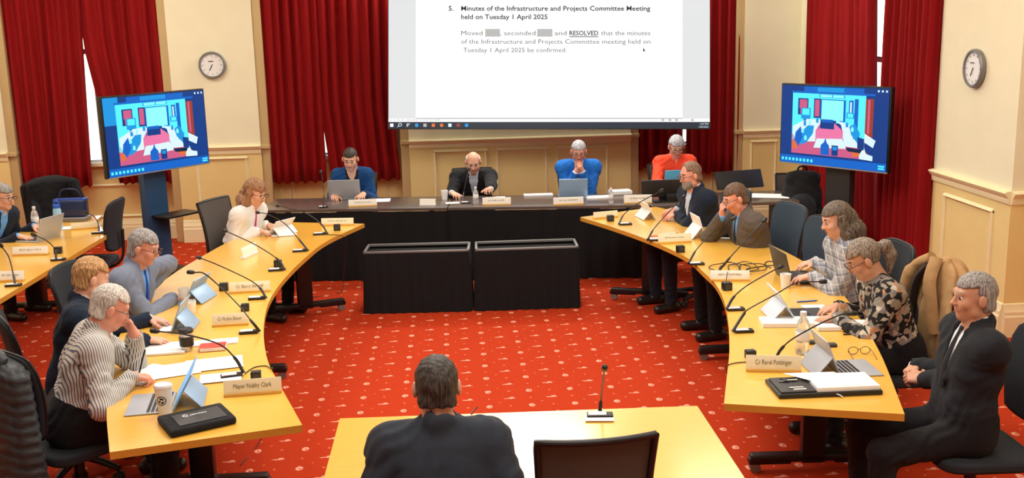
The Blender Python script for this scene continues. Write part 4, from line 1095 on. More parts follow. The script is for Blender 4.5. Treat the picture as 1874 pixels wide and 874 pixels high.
def floral():
    m = mat('floral_print_cloth', (.4, .35, .3), .75, spec=.2); T, b = nt(m); v = coords(T)
    vo = T.nodes.new('ShaderNodeTexVoronoi'); vo.inputs['Scale'].default_value = 32; vo.inputs['Randomness'].default_value = 1
    n_ = T.nodes.new('ShaderNodeTexNoise'); n_.inputs['Scale'].default_value = 16; T.links.new(v, n_.inputs['Vector'])
    ad = T.nodes.new('ShaderNodeVectorMath'); ad.operation = 'MULTIPLY_ADD'; T.links.new(n_.outputs['Color'], ad.inputs[0]); ad.inputs[1].default_value = (.06, .06, .06); T.links.new(v, ad.inputs[2]); T.links.new(ad.outputs[0], vo.inputs['Vector'])
    cr = T.nodes.new('ShaderNodeValToRGB'); cr.color_ramp.interpolation = 'CONSTANT'; e = cr.color_ramp.elements
    cols = [(0, (.012, .011, .012)), (.30, (.30, .25, .19)), (.50, (.02, .018, .018)), (.62, (.22, .20, .18)), (.80, (.50, .45, .37)), (.93, (.45, .22, .12))]
    e[0].position, e[0].color = 0, (*cols[0][1], 1); e[1].position, e[1].color = cols[1][0], (*cols[1][1], 1)
    for p, c in cols[2:]: x = e.new(p); x.color = (*c, 1)
    sp = T.nodes.new('ShaderNodeSeparateColor'); T.links.new(vo.outputs['Color'], sp.inputs[0]); T.links.new(sp.outputs[0], cr.inputs[0])
    T.links.new(cr.outputs[0], b.inputs['Base Color']); bump(T, b, noise(T, v, 12, 2), .4, .02); return m
J_NAVY = fabric('navy_suit_cloth', (.010, .017, .034)); J_GREYB = fabric('grey_blue_suit_cloth', (.17, .20, .27)); J_CHAR = fabric('charcoal_suit_cloth', (.014, .0165, .021)); J_BLACK = fabric('black_suit_cloth', (.010, .011, .014))
J_BLUE = fabric('bright_blue_suit_cloth', (.015, .15, .58)); J_WHITE = fabric('white_jacket_cloth', (.74, .74, .72), .06); J_BROWN = fabric('grey_brown_tweed', (.105, .085, .072)); J_CARD = fabric('blue_cardigan_knit', (.006, .05, .17)); J_RED = fabric('orange_red_shirt_cloth', (.80, .075, .03))
J_FORE = fabric('slate_suit_cloth', (.030, .038, .052), folds=.35)
ST, PL, FL = striped(), plaid(), floral()
T_BLUE = fabric('blue_tie_silk', (.02, .07, .35)); T_PINK = fabric('pink_scarf_silk', (.62, .04, .10)); T_DARK = fabric('dark_tie_silk', (.02, .02, .025))

PP = {}
PP['fore'] = person('person seen from behind in a dark slate suit, seated at the foreground table', (799, 706), 92, .02, 0, -8, {'L': h(700, 880, .76, D2(100)), 'R': h(880, 880, .76, D2(85))},
    HR(H_FGR, th=.010, rough=.003, line=.07), 'jacket', J_FORE, SH_WHITE, TR_NAVY, S_FAIR, res=.006, vneck=False, build_=1.10, collar=False, fold=1.6)
def seated(key, label, head_px, yaw, lean, head_yaw, head_pitch, hands, hair, top, topm, shirtm, legm, skinm, **k):
    PP[key] = person(label, head_px, yaw, lean, head_yaw, head_pitch, hands, hair, top, topm, shirtm, legm, skinm, **k); return PP[key]
seated('striped', 'person with white hair in a striped shirt writing with a pen', (203, 562), 22, .15, 0, -30,
    {'R': h(262, 690, .775, D2(28, -.25), .75, hint=(-.2, -1, -.6)), 'L': dict(rel=(-.03, .085, -.11), dir=(-.3, .1, 1), curl=.7, palm=(-.9, -.5, .1), hint=(.5, .5, -1))},
    HR(H_WHITE, th=.009, line=.066, brow='grey'), 'shirt', ST, None, TR_BLK, S_PINK, res=.006, glasses=G_BLK, vneck=False, build_=1.1, Lt=.46, fold=1.6)
seated('ginger', 'person with ginger hair in a navy jacket reading documents', (168, 508), 14, .10, 16, -22,
    {'R': h(285, 622, .765, D2(5), .3, hint=(-.2, -1, -.5)), 'L': h(290, 585, .765, D2(-5), .3)},
    HR(H_GINGER, th=.012, line=.066, brow='ginger', rough=.003), 'jacket', J_NAVY, SH_WHITE, TR_NAVY, S_FAIR, vneck=False, Lt=.46)
seated('greysuit', 'person in a blue-grey suit with glasses leaning over the left table', (264, 452), -8, .15, 0, -22,
    {'R': h(333, 545, .765, D2(18), .3, hint=(-.3, -1, -.5)), 'L': h(268, 533, .785, D2(-80), .5, hint=(.2, 1, -.5))},
    HR(H_GREY, th=.012, line=.064, brow='grey'), 'jacket', J_GREYB, SH_BLUE, TR_GREY, S_PINK, tie=T_BLUE, glasses=G_BRN, build_=1.08, lapel=True, Lt=.46)
seated('whitejacket', 'person with reddish-brown hair in a white jacket and pink scarf', (468, 352), -24, .12, -4, -20,
    {'R': h(484, 424, .765, D2(-10), .3), 'L': h(500, 413, .765, D2(-10), .4)},
    HR(H_AUB, 'long', th=.018, len=.10, line=.06), 'jacket', J_WHITE, SH_WHITE, TR_BLK, S_FAIR, tie=T_PINK, glasses=G_BLK, res=.008, Yh=9.02, Lt=.45, build_=.92)
seated('cardigan', 'person with tied-back dark hair in a blue cardigan and necklace behind a grey laptop', (641, 291), -90, .10, -4, -25,
    {'R': h(612, 360, .765, D2(-80), .4), 'L': h(663, 357, .775, D2(-100), .4)},
    HR(H_DARK, 'pony', th=.008, line=.070), 'cardigan', J_CARD, SH_BLACK, TR_BLK, S_FAIR, res=.008, collar=False, Yh=11.0, build_=.93)
seated('blacksuit', 'balding person in a black suit jacket at the centre of the head table', (866, 297), -90, .12, 0, -26,
    {'R': h(832, 355, .78, D2(-60), .5), 'L': h(895, 346, .83, D2(-110, .1), .9)},
    HR(H_WHITE, 'bald', th=.010, brow='grey'), 'jacket', J_BLACK, SH_PALE, TR_BLK, S_FAIR, res=.008, build_=1.08, lapel=True, Yh=10.98)
seated('bluesuit', 'person with grey hair and glasses in a bright blue suit, hands clasped under the chin', (1059, 277), -95, .14, 0, -22,
    {'R': dict(rel=(.02, .10, -.16), dir=(.3, -.1, .9), curl=.7, palm=(.8, .3, -.3)), 'L': dict(rel=(-.02, .10, -.155), dir=(-.3, -.1, .9), curl=.7, palm=(-.8, .3, -.3))},
    HR(H_SILV, th=.010, line=.064, brow='grey'), 'jacket', J_BLUE, SH_WHITE, TR_NAVY, S_PINK, res=.008, tie=None, glasses=G_BLK, build_=1.05, lapel=True, Yh=11.05)
seated('redshirt', 'person with short grey hair in an orange-red shirt at the side desk', (1238, 268), -92, .08, 0, -28,
    {'R': h(1215, 338, .80, D2(-80), .4), 'L': h(1250, 338, .80, D2(-100), .4)},
    HR(H_SILV, th=.014, line=.062, brow='grey'), 'shirt', J_RED, None, TR_BLK, S_FAIR, res=.008, glasses=G_BLK, vneck=False, Yh=11.0)
seated('beard', 'person with a grey beard in a navy suit, holding a white tablet', (1263, 320), 196, .10, 0, -15,
    {'R': h(1225, 385, .81, D2(180), .5), 'L': h(1228, 395, .775, D2(190), .4, hint=(0, -1, -.6))},
    HR(H_LB, 'receding', th=.008, line=.06), 'jacket', J_NAVY, SH_PALE, TR_NAVY, S_PINK, beard=H_GREY, glasses=G_BRN, build_=1.1, lapel=True, Lt=.47)
seated('tweed', 'person in a grey-brown jacket with one hand over the mouth', (1345, 362), 188, .13, 0, -25,
    {'R': dict(rel=(.02, .10, -.085), dir=(-.1, -.25, 1), curl=.7, palm=(.95, -.1, .1), hint=(-.6, .5, -1)), 'L': h(1325, 425, .765, D2(175), .4, hint=(.2, -1, -.6))},
    HR(H_BROWN, th=.008, line=.066), 'jacket', J_BROWN, SH_BLUE, TR_BLK, S_PINK, tie=T_DARK, glasses=G_BLK, build_=1.08, lapel=True, Lt=.43)
seated('plaid', 'person with long brown hair in a grey plaid shirt typing on a dark laptop', (1530, 402), 182, .06, 0, -18,
    {'R': h(1475, 482, .785, D2(185), .4), 'L': h(1470, 507, .785, D2(175), .4, hint=(.2, -1, -.6))},
    HR(H_LONG, 'long', th=.014, len=.42, line=.064), 'blouse', PL, None, TR_BLK, S_FAIR, vneck=False, build_=.92)
seated('floral', 'person with a streaked ponytail in a dark floral blouse reading', (1579, 474), 178, .15, -4, -32,
    {'R': h(1515, 565, .77, D2(190), .4), 'L': h(1512, 583, .77, D2(172), .4, hint=(.2, -1, -.5))},
    HR(H_STREAK, 'pony', th=.012, line=.064), 'blouse', FL, None, TR_BLK, S_TAN, res=.006, glasses=G_BRN, vneck=False, Lt=.46)
seated('darksuit', 'person in a dark suit with hands clasped in the lap at the right edge', (1781, 542), 178, -.04, 0, -4,
    {'R': h(1668, 676, .70, (-.6, -.75, 0), .7, palm=(.3, -.3, -1)), 'L': h(1672, 690, .70, (-.6, .75, 0), .7, palm=(.3, .3, -1))},
    HR(H_GREY, th=.008, line=.066, brow='grey'), 'jacket', J_CHAR, SH_WHITE, TR_BLK, S_TAN, res=.006, tie=T_DARK, build_=1.02, lapel=True, fold=1.2)
seated('farleft', 'person with glasses in a navy jacket and light blue blouse at the extreme left edge', (6, 360), -18, .16, 0, -10,
    {'R': h(45, 434, .765, D2(-10), .3), 'L': h(72, 416, .765, D2(-20), .3)},
    HR(H_GREY, th=.014, line=.064), 'jacket', J_NAVY, SH_BLUE, TR_BLK, S_FAIR, res=.008, glasses=G_BLK, Yh=9.35)

# necklace
def necklace(info):
    N, tf, t, r = info['N'], info['tf'], info['t'], info['r']; mb = MB()
    pts = [N+r*(.062*math.cos(a))+tf*(.02+.085*math.sin(a)*1.0)-t*(.0+.13*max(0, math.sin(a))) for a in np.linspace(.0, PI, 17)]
    for p in pts:
        mb.T = Matrix.Translation(tuple(float(x) for x in p)); mb.lathe([(.001, -.008), (.007, -.004), (.008, .0), (.007, .004), (.001, .008)], 8)
    mb.T = Matrix.Identity(4); mb.build('necklace', M['silver_plastic'], info['o'], 60)
necklace(PP['cardigan'])
def watch(info, sd, m_):
    E_, W_ = info['wr'][sd]; d = nrm(W_-E_); mb = MB(); mb.cyl(W_-d*.035, W_-d*.010, .036, .035, 18); mb.build('watch', m_, info['o'], 60)
watch(PP['greysuit'], 'L', M['black_plastic']); watch(PP['ginger'], 'L', M['black_plastic'])

# chairs under the people and the empty ones
def chair_for(key, kind, label, back=.02, dyaw=0):
    i = PP[key]; a = math.atan2(i['f'][1], i['f'][0]); p = i['P']-i['f']*back; return chair(kind, p[0], p[1], a+math.radians(dyaw), label)
chair_for('fore', 'low', 'dark office chair under the man seen from behind in the foreground')
chair_for('striped', 'fabric', 'dark office chair under the striped-shirt person, puffer jacket over its back', .0, 28)
chair_for('ginger', 'fabric', 'charcoal office chair behind the ginger-haired person', .0, 14)
chair_for('greysuit', 'fabric', 'charcoal office chair under the person in the blue-grey suit')
chair_for('whitejacket', 'mesh', 'brown-grey mesh office chair behind the person in the white jacket', -.10)
chair_for('cardigan', 'low', 'dark office chair behind the person in the blue cardigan')
chair_for('blacksuit', 'low', 'dark office chair behind the person in the black suit')
chair_for('bluesuit', 'low', 'dark office chair behind the person in the bright blue suit')
chair_for('redshirt', 'low', 'dark office chair behind the person in the orange-red shirt')
chair_for('beard', 'blue', 'slate blue office chair behind the bearded person in navy')
chair_for('tweed', 'blue', 'slate blue office chair behind the person in the grey-brown jacket', .0, 8)
chair_for('plaid', 'fabric', 'charcoal office chair under the person in the plaid shirt')
chair_for('floral', 'fabric', 'dark office chair under the person in the floral blouse, camel coat over its back', -.07)
chair_for('darksuit', 'fabric', 'black office chair under the person in the dark suit at the right edge', .06)
chair_for('farleft', 'low', 'dark office chair under the person at the extreme left edge')
chair('mesh', .47, 3.80, math.radians(94), 'empty mesh-backed chair with a black frame at the foreground table')
chair('blue', 2.52, 7.30, math.radians(205), 'empty slate blue office chair between the tweed jacket and the plaid shirt')
chair('fabric', -3.34, 9.48, math.radians(178), 'empty charcoal office chair at the near side of the far left table, seen edge on')
# ------------------------------------------------------------------ things on the tables
TT = TZ+.0005
M['faint_ink'] = mat('faint_ink', (.42, .40, .33), .7)
def L2(a): return math.radians(a)
def name_plate(x0, y0, x1, y1, text, label, white=False, hgt=.062, z=None, rev=False, wood=True):
    a, b_ = at(x0, y0, TT), at(x1, y1, TT); d = b_-a; W_ = float(np.linalg.norm(d[:2])); rz = math.atan2(d[1], d[0]); c = (a+b_)/2
    t = empty('name_plate', (c[0], c[1], TT), rz, label, 'name plate', 'name plates on the tables')
    mb = MB(); mb.box((0, .012, .0075), (W_, .04, .015), .002); mb.build('plinth', M['wood_strip'] if wood else M['white_plastic'], t)
    mb = MB(); mb.box((0, .010, .015+hgt/2-.002), (W_, .006, hgt), .0015, rotm(-.22)); cd = mb.build('card', M['white_card'] if white else M['cream_card'], t)
    if text == '~':      # print too small to read in the photo: faint strokes only
        q = MB(); rs = random.Random(int(x0)); x = -W_*.3; q.T = Matrix.Translation((0, .010, .015+hgt*.5)) @ Matrix.Rotation(-.22, 4, 'X')
        while x < W_*.3:
            l = rs.uniform(.006, .016); q.box((x+l/2, -.0036, rs.uniform(-.0015, .0015)), (l, .0006, hgt*rs.uniform(.12, .22))); x += l+rs.choice((.003, .003, .010))
        q.build('faint_print', M['faint_ink'], cd, 0)
    elif text:
        me = text_mesh(text, W_*.66, hgt*.36); o = link_mesh('lettering', me, M['ink'], cd, 0)
        o.matrix_local = Matrix.Translation((-W_*.33, .010-.0045, .015+hgt*.33)) @ Matrix.Rotation(PI/2-.22, 4, 'X') @ Matrix.Translation((0, 0, .0045))
    return t
name_plate(410, 726, 516, 718, 'Mayor Nubby Clark', 'cream name plate nearest the camera on the left table, beside the black cube', hgt=.066)
name_plate(388, 598, 455, 594, 'Cr Robin Bauer', 'cream name plate before the ginger-haired person, lettering facing the camera')
name_plate(420, 537, 495, 533, 'Cr Barry Bewell', 'cream name plate before the person in the blue-grey suit')
name_plate(588, 413, 647, 412, '~', 'cream name plate at the far tip of the left table', hgt=.055)
name_plate(446, 474, 472, 462, '', 'small pale blue-white card turned away on the left table', True, hgt=.075, wood=False)
name_plate(1365, 679, 1466, 681, 'Cr Rarel Pottinger', 'cream name plate in front of the water bottle, nearest on the right table', hgt=.070)
name_plate(1300, 514, 1372, 514, '~', 'white name plate beneath the cable tangle on the right table', True, hgt=.06)
name_plate(1205, 446, 1266, 443, '~', 'cream name plate beside the orange pen on the right table', hgt=.06)
name_plate(1087, 401, 1131, 397, '', 'cream name plate at the far tip of the right table', hgt=.05)
name_plate(638, 379, 690, 377, '~', 'white name plate in front of the grey laptop of the woman in blue', True, hgt=.06)
name_plate(768, 376, 797, 376, '', 'small white name plate between the woman in blue and the man in black', True, hgt=.055, wood=False)
name_plate(883, 376, 935, 375, '~', 'white name plate in front of the person in the black suit', True, hgt=.065)
name_plate(1013, 376, 1068, 374, '~', 'white name plate in front of the person in the bright blue suit', True, hgt=.065)
name_plate(1142, 373, 1193, 372, '~', 'white name plate at the right end of the head table', True, hgt=.075)
name_plate(23, 468, 88, 466, '~', 'white name plate before the person at the extreme left edge', True, hgt=.06)
name_plate(-6, 516, 44, 514, '~', 'white name plate cut by the left edge of the picture', True, hgt=.065)
name_plate(130, 421, 181, 417, '', 'cream name plate at the far end of the far left table', hgt=.05)

def mic(bx, by, ang, path, label, L_=.11):
    """bx,by: base centre in the photo; ang: base heading; path: (px, py, z) points of the gooseneck"""
    c = at(bx, by, TT); t = empty('gooseneck_microphone', (c[0], c[1], TT), ang, label, 'microphone', 'gooseneck microphones')
    mb = MB(); mb.box((0, 0, .008), (L_, .055, .016), .006); bs = mb.build('base', M['black_plastic'], t)
    mb = MB(); mb.box((-.012, 0, .0175), (L_*.68, .042, .004), .0015); mb.build('switch_panel', M['white_plastic'], bs)
    inv = t.matrix_world if False else (Matrix.Translation((c[0], c[1], TT)) @ Matrix.Rotation(ang, 4, 'Z'))
    inv = inv.inverted()
    P = [inv @ Vector(tuple(at(*p))) for p in path]; P[0] = Vector((P[0].x, P[0].y, .012))
    cv = bez([tuple(p) for p in P], 8)
    k = max(2, int(len(cv)*.28))
    mb = MB(); mb.ring(cv[:k+1], [.0105]+[.0085]*(k-1)+[.006], 8); mb.build('stem_collar', M['black_plastic'], t, 60)
    mb = MB(); mb.ring(cv[k:], .0040, 6); mb.build('gooseneck', M['black_metal'], t, 60)
    e = cv[-1]; d = (cv[-1]-cv[-3]); d = d/np.linalg.norm(d)
    mb = MB(); mb.ring([e-d*.006, e, e+d*.012, e+d*.035, e+d*.043], [.005, .011, .0135, .0135, .008], 10); mb.build('microphone_head', M['black_plastic'], t, 60)
    return t
mic(424, 689, .25, [(446, 681, .745), (430, 655, .82), (400, 629, .93), (340, 612, .98), (290, 606, 1.0)], 'black gooseneck microphone nearest on the left table, pointing at the striped shirt')
mic(455, 609, .12, [(475, 605, .745), (460, 587, .81), (432, 553, .90), (378, 503, 1.03), (355, 498, 1.05)], 'gooseneck microphone reaching from the cream plate towards the ginger-haired person')
mic(470, 547, .05, [(487, 544, .745), (476, 527, .80), (455, 511, .87), (400, 485, .98), (367, 472, 1.0)], 'gooseneck microphone bending towards the person in the blue-grey suit')
mic(505, 495, .1, [(521, 492, .745), (508, 474, .80), (470, 449, .88), (430, 430, .96), (415, 423, .98)], 'gooseneck microphone beside the small pale card on the left table')
mic(548, 460, .1, [(563, 457, .745), (549, 440, .80), (520, 408, .92), (490, 392, 1.0), (474, 389, 1.0)], 'gooseneck microphone pointing at the scarf of the woman in white')
mic(585, 429, .1, [(599, 427, .745), (588, 410, .80), (560, 390, .90), (525, 380, .98), (510, 377, .98)], 'gooseneck microphone at the far end of the left table')
mic(1145, 411, 0, [(1133, 409, .745), (1142, 392, .80), (1168, 372, .93), (1207, 350, 1.05)], 'gooseneck microphone at the far tip of the right table')
mic(1200, 440, 0, [(1185, 438, .745), (1197, 418, .80), (1222, 390, .93), (1248, 363, 1.05)], 'gooseneck microphone in front of the bearded person')
mic(1275, 484, 0, [(1260, 481, .745), (1275, 456, .81), (1303, 427, .92), (1338, 403, 1.03)], 'gooseneck microphone in front of the person with a hand over the mouth')
mic(1332, 506, 0, [(1316, 494, .745), (1340, 466, .85), (1370, 434, .96), (1396, 406, 1.06)], 'gooseneck microphone rising from the cable tangle')
mic(1346, 567, 0, [(1330, 564, .745), (1343, 543, .81), (1366, 523, .88), (1405, 500, .96), (1425, 490, .98)], 'gooseneck microphone between the cable tangle and the stacked documents')
mic(1361, 607, 0, [(1341, 605, .745), (1360, 576, .82), (1372, 564, .86), (1420, 538, .94), (1458, 517, 1.0), (1500, 515, 1.0)], 'long gooseneck microphone arcing over the tablet of the floral blouse')
mic(1440, 660, 0, [(1421, 652, .745), (1430, 638, .79), (1450, 620, .85), (1500, 592, .96), (1540, 575, 1.0), (1556, 573, 1.0)], 'gooseneck microphone in front of the nearest water bottle on the right table')
t = mic(1098, 762, -.1, [(1098, 750, .745), (1100, 730, .80), (1103, 700, .95), (1106, 676, 1.06)], 'upright gooseneck microphone on the foreground table', .12)
mic(592, 380, 0, [(592, 378, .745), (593, 355, .83), (591, 335, .93), (588, 318, 1.02)], 'thin upright microphone on the head table left of the grey laptop', .09)
mic(853, 372, 0, [(846, 369, .745), (849, 350, .83), (853, 330, .93), (858, 311, 1.02)], 'thin upright microphone before the person in the black suit', .09)
mic(107, 476, .1, [(103, 474, .745), (100, 455, .82), (85, 440, .9), (66, 431, .95)], 'gooseneck microphone in the middle of the far left table')
mic(180, 427, .1, [(181, 424, .745), (180, 410, .80), (172, 396, .88), (160, 390, .92)], 'gooseneck microphone at the far end of the far left table')
mic(25, 523, .1, [(28, 520, .745), (24, 500, .80), (16, 470, .9), (4, 452, .98)], 'gooseneck microphone nearest on the far left table')

def cube(px, py, label, s=.045, rz=.1, card=False):
    c = at(px, py, TT); t = empty('control_cube', (c[0], c[1], TT), rz, label, 'control cube', 'small black control cubes')
    mb = MB(); mb.box((0, 0, s/2), (s*1.15, s, s), .004); mb.build('casing', M['black_plastic'], t)
    mb = MB(); mb.box((0, -s/2-.0005, s*.5), (s*.8, .002, s*.6), .0005); mb.build('front_face', M['charcoal'], t)
    mb = MB(); mb.box((0, 0, s+.0008), (s*.9, s*.7, .002), .0005); mb.build('top_button', M['charcoal'], t)
for px, py, lb in ((469, 694, 'black control cube beside the nearest left name plate'), (449, 568, 'black control cube beside the microphone before the ginger-haired person'), (410, 531, 'black control cube at the left end of the plate before the blue-grey suit'),
                   (509, 488, 'black control cube on the microphone base by the small pale card'), (617, 421, 'black control cube at the far tip of the left table'), (1117, 404, 'black control cube at the far tip of the right table'),
                   (1245, 461, 'black control cube on the right table before the cream plate'), (1330, 530, 'black control cube under the plate at the cable tangle'), (1373, 655, 'black control cube beside the nearest right name plate'), (107, 463, 'black control cube on the far left table')):
    cube(px, py, lb, .052 if py < 560 else .045)

def slab(mb, w_, d, h_, c=(0, 0, 0), bev=.003, R=None): mb.box((c[0], c[1], c[2]+h_/2), (w_, d, h_), bev, R)
def laptop(px, py, yaw, label, shell, screen, w_=.31, d=.215, ang=108, z=None, kb=None, name='laptop'):
    """yaw: heading of its user in degrees; px, py the middle of the keyboard deck"""
    c = at(px, py, TT); t = empty(name, (c[0], c[1], TT), L2(yaw-90), label, 'laptop')
    mb = MB(); slab(mb, w_, d, .014); mb.build('keyboard_deck', shell, t)
    mb = MB()
    for i in range(5):
        for j in range(13): mb.box((-w_*.43+j*w_*.86/12, d*.32-i*.021, .0150), (w_*.055, .016, .002))
    mb.box((0, -d*.30, .0146), (w_*.32, d*.26, .0008)); mb.build('keys', kb or M['charcoal'], t, 0)
    a = L2(ang); T_ = Matrix.Translation((0, d/2-.004, .012)) @ Matrix.Rotation(-(a-PI/2), 4, 'X')   # lid from the hinge, tilted away from the user
    mb = MB(); mb.T = T_; mb.box((0, .003, d*.49), (w_, .008, d*.97), .003); ld = mb.build('lid', shell, t)
    mb = MB(); mb.T = T_; mb.box((0, -.0016, d*.5), (w_-.016, .001, d*.97-.02)); mb.build('screen', screen, ld, 0)
    return t
def tablet(px, py, yaw, label, shell, screen, w_=.29, hh=.20, lean=25, kb=True, kbm=None, stand=True, dz=0):
    """tablet on a kickstand; px, py the foot of the screen"""
    c = at(px, py, TT); t = empty('tablet_on_kickstand', (c[0], c[1], TT), L2(yaw-90), label, 'tablet')
    T_ = Matrix.Translation((0, 0, .004+dz)) @ Matrix.Rotation(-L2(lean), 4, 'X')
    mb = MB(); mb.T = T_; mb.box((0, 0, hh/2), (w_, .008, hh), .003); bd = mb.build('tablet_body', shell, t)
    mb = MB(); mb.T = T_; mb.box((0, -.0046, hh/2), (w_-.02, .001, hh-.02)); mb.build('screen', screen, bd, 0)
    if stand:
        k = L2(lean); top = Vector((0, math.sin(k)*hh*.55, math.cos(k)*hh*.55)); foot = Vector((0, top.y+hh*.42, .002)); mid = (top+foot)/2; dv = top-foot
        mb = MB(); mb.box(tuple(mid+Vector((0, 0, .003))), (w_*.96, .004, dv.length), .001, rotm(math.atan2(-dv.y, dv.z)*1.0)); mb.build('kickstand', shell, t)
    if kb:
        mb = MB(); mb.box((0, -.115, .004), (w_, .21, .006), .002); kd = mb.build('keyboard_cover', kbm or M['charcoal'], t)
        mb = MB()
        for i in range(5):
            for j in range(12): mb.box((-w_*.42+j*w_*.84/11, -.03-i*.021, .0078), (w_*.056, .015, .0015))
        mb.build('keys', M['black_plastic'], kd, 0)
    return t
LT_BLUE = mat('pale_blue_back_shell', (.30, .46, .68), .35, .2)
tablet(322, 735, 8, 'pale blue tablet leaning on its kickstand beside the paper coffee cup', LT_BLUE, M['e_sky'], lean=30, kbm=M['silver_plastic'])
tablet(322, 600, 0, 'tablet with a bright blue screen before the ginger-haired person', LT_BLUE, M['e_sky'], w_=.25, hh=.19, lean=22, kb=False)
tablet(352, 548, -12, 'tablet leaning beside the white mug before the blue-grey suit', LT_BLUE, M['e_sky'], w_=.25, hh=.18, lean=28, kb=False)
tablet(508, 427, -35, 'white tablet held up with a bright blue sleeve before the woman in white', M['white_plastic'], M['e_pale'], w_=.24, hh=.17, lean=40, kb=False)
laptop(633, 361, -90, 'grey laptop in front of the woman in the blue cardigan', M['silver_plastic'], M['e_pale'], w_=.33)
laptop(1048, 360, -94, 'blue-grey laptop in front of the bright blue suit', LT_BLUE, M['e_pale'], w_=.29)
laptop(1232, 343, -88, 'laptop with a light blue lid in front of the orange-red shirt', M['e_laptop'] if False else mat('sky_blue_lid', (.10, .50, .85), .35), M['e_pale'], w_=.26)
tablet(1192, 398, 190, 'white tablet propped up in front of the bearded person', M['white_plastic'], M['e_pale'], w_=.24, hh=.17, lean=30, kb=False)
tablet(1283, 432, 185, 'white tablet standing before the person with a hand over the mouth', M['white_plastic'], M['e_pale'], w_=.24, hh=.19, lean=18, kb=True)
laptop(1462, 509, 182, 'dark laptop being typed on by the person in plaid', M['charcoal'], M['e_black'], w_=.33, ang=105)
tablet(1445, 577, 178, 'pale tablet on a kickstand before the person in the floral blouse', mat('pale_silver_shell', (.62, .70, .80), .35, .1), M['e_pale'], w_=.27, lean=32)
tablet(1522, 676, 180, 'silver tablet with keyboard behind the open black folder, nearest on the right table', M['silver_plastic'], M['e_pale'], w_=.25, lean=22, kbm=M['silver_plastic'])
laptop(70, 437, -18, 'light grey open laptop on the far left table beside the blue bottle', M['silver_plastic'], M['e_pale'], w_=.31)

_pc = [0]
def paper(px, py, w_, d, rz, label, n=1, h_=.001, curl=0.0, z=TT, m_=None, lines=0):
    _pc[0] += 1; z += .0011*(_pc[0] % 6)
    c = at(px, py, z); t = empty('paper_sheet' if h_ < .004 else 'paper_stack', (c[0], c[1], z), rz, label, 'paper')
    mb = MB(); pts = [[(-w_/2+w_*i/8, -d/2+d*j/8, h_+curl*((i/8)**3)*.5+curl*.3*math.sin(j/8*3)) for j in range(9)] for i in range(9)]
    mb.sheet(pts, -max(.0006, h_*.95), Vector((0, 0, 1))); sh_ = mb.build('sheet', m_ or M['paper'], t, 40)
    if lines:
        q = MB(); rnd = random.Random(int(px))
        for k in range(lines): q.box((-w_*.05*rnd.random(), d*.40-k*d*.8/lines, h_+curl*.35+.0012), (w_*.7*rnd.uniform(.6, 1), .0022, .0003))
        q.build('printed_lines', M['e_block'] if False else mat('faint_print', (.45, .45, .46), .8), t, 0)
    return t
paper(292, 640, .30, .21, .10, 'printed document under the hands of the ginger-haired person', h_=.012, lines=8)
paper(270, 685, .21, .30, -.5, 'white sheet under the writing hand of the striped shirt', curl=.004)
paper(310, 678, .30, .22, .35, 'large white sheet beside the writing hand')
paper(392, 665, .30, .21, .22, 'white sheet under the nearest left microphone', lines=4)
paper(404, 690, .21, .14, .18, 'smaller white sheet before the nearest left name plate', lines=3)
paper(380, 628, .34, .10, .15, 'white papers behind the red book', h_=.008)
paper(318, 600, .16, .12, .2, 'white sheet between the two tablets on the left table')
paper(520, 430, .20, .10, .1, 'white paper under the tablet of the woman in white', h_=.006)
paper(700, 366, .16, .20, 0, 'white sheet to the right of the grey laptop')
paper(828, 371, .14, .10, 0, 'white note near the paper cup on the head table')
paper(907, 362, .20, .16, 0, 'blue-white paper under the hand of the person in black')
paper(985, 357, .30, .10, -.03, 'white document left of the bright blue suit', h_=.012)
paper(1095, 362, .26, .14, .05, 'loose white paper right of the blue-grey laptop', h_=.015)
paper(1135, 354, .22, .14, .1, 'blue-edged white stack at the right end of the head table', h_=.035)
paper(1405, 358, .42, .26, -.35, 'pale document lying at the right end of the side desk', z=TT)
paper(1215, 437, .22, .12, -.05, 'white paper beneath the orange pen')
paper(1330, 433, .26, .16, -.3, 'white sheet under the elbow of the tweed jacket')
paper(1465, 592, .46, .15, -.12, 'thick white document stack before the floral blouse, left half', h_=.024, lines=6)
paper(1540, 598, .30, .15, -.12, 'thick white document pile under the floral blouse sleeve', h_=.022)
paper(1490, 562, .14, .10, -.1, 'white card beside the blue pen on the right table', h_=.003)
paper(120, 417, .22, .16, .1, 'white paper under the blue bottle on the far left table')

def pen(px, py, rz, m_, label, z=TT):
    c = at(px, py, z); mb = MB(); mb.cyl((-.07, 0, .005), (.055, 0, .005), .0045, None, 8)
    t = empty('pen', (c[0], c[1], z), rz, label, 'pen'); mb.build('barrel', m_, t, 60); mb = MB(); mb.cyl((.055, 0, .005), (.07, 0, .005), .0045, .001, 8); mb.build('tip', M['black_plastic'], t, 60)
pen(1205, 432, .1, mat('orange_plastic', (.85, .12, .03), .4), 'orange pen beside the far cream plate on the right table', TT+.002)
pen(1226, 428, .15, M['white_plastic'], 'white pen behind the orange pen', TT+.002)
pen(1530, 602, -.05, M['silver'], 'silver pen in front of the thick document pile', TT)
pen(1562, 606, -.03, mat('yellow_plastic', (.85, .55, .04), .4), 'yellow pen in front of the thick document pile', TT)
pen(1566, 612, -.03, M['black_plastic'], 'black pen nearest in front of the thick document pile', TT)
pen(1478, 552, .1, M['blue'], 'bright blue pen beside the pale tablet on the right table', TT)
# pen held by the striped shirt
i_ = PP['striped']; hw = i_['wr']['R'][1]; c = hw+nrm(hw-i_['wr']['R'][0])*.08
t = empty('pen', c, .4, 'dark pen held upright in the writing hand of the striped shirt', 'pen'); mb = MB(); mb.cyl((-.01, 0, -.045), (.035, .01, .085), .0045, None, 8); mb.build('barrel', M['black_plastic'], t, 60)

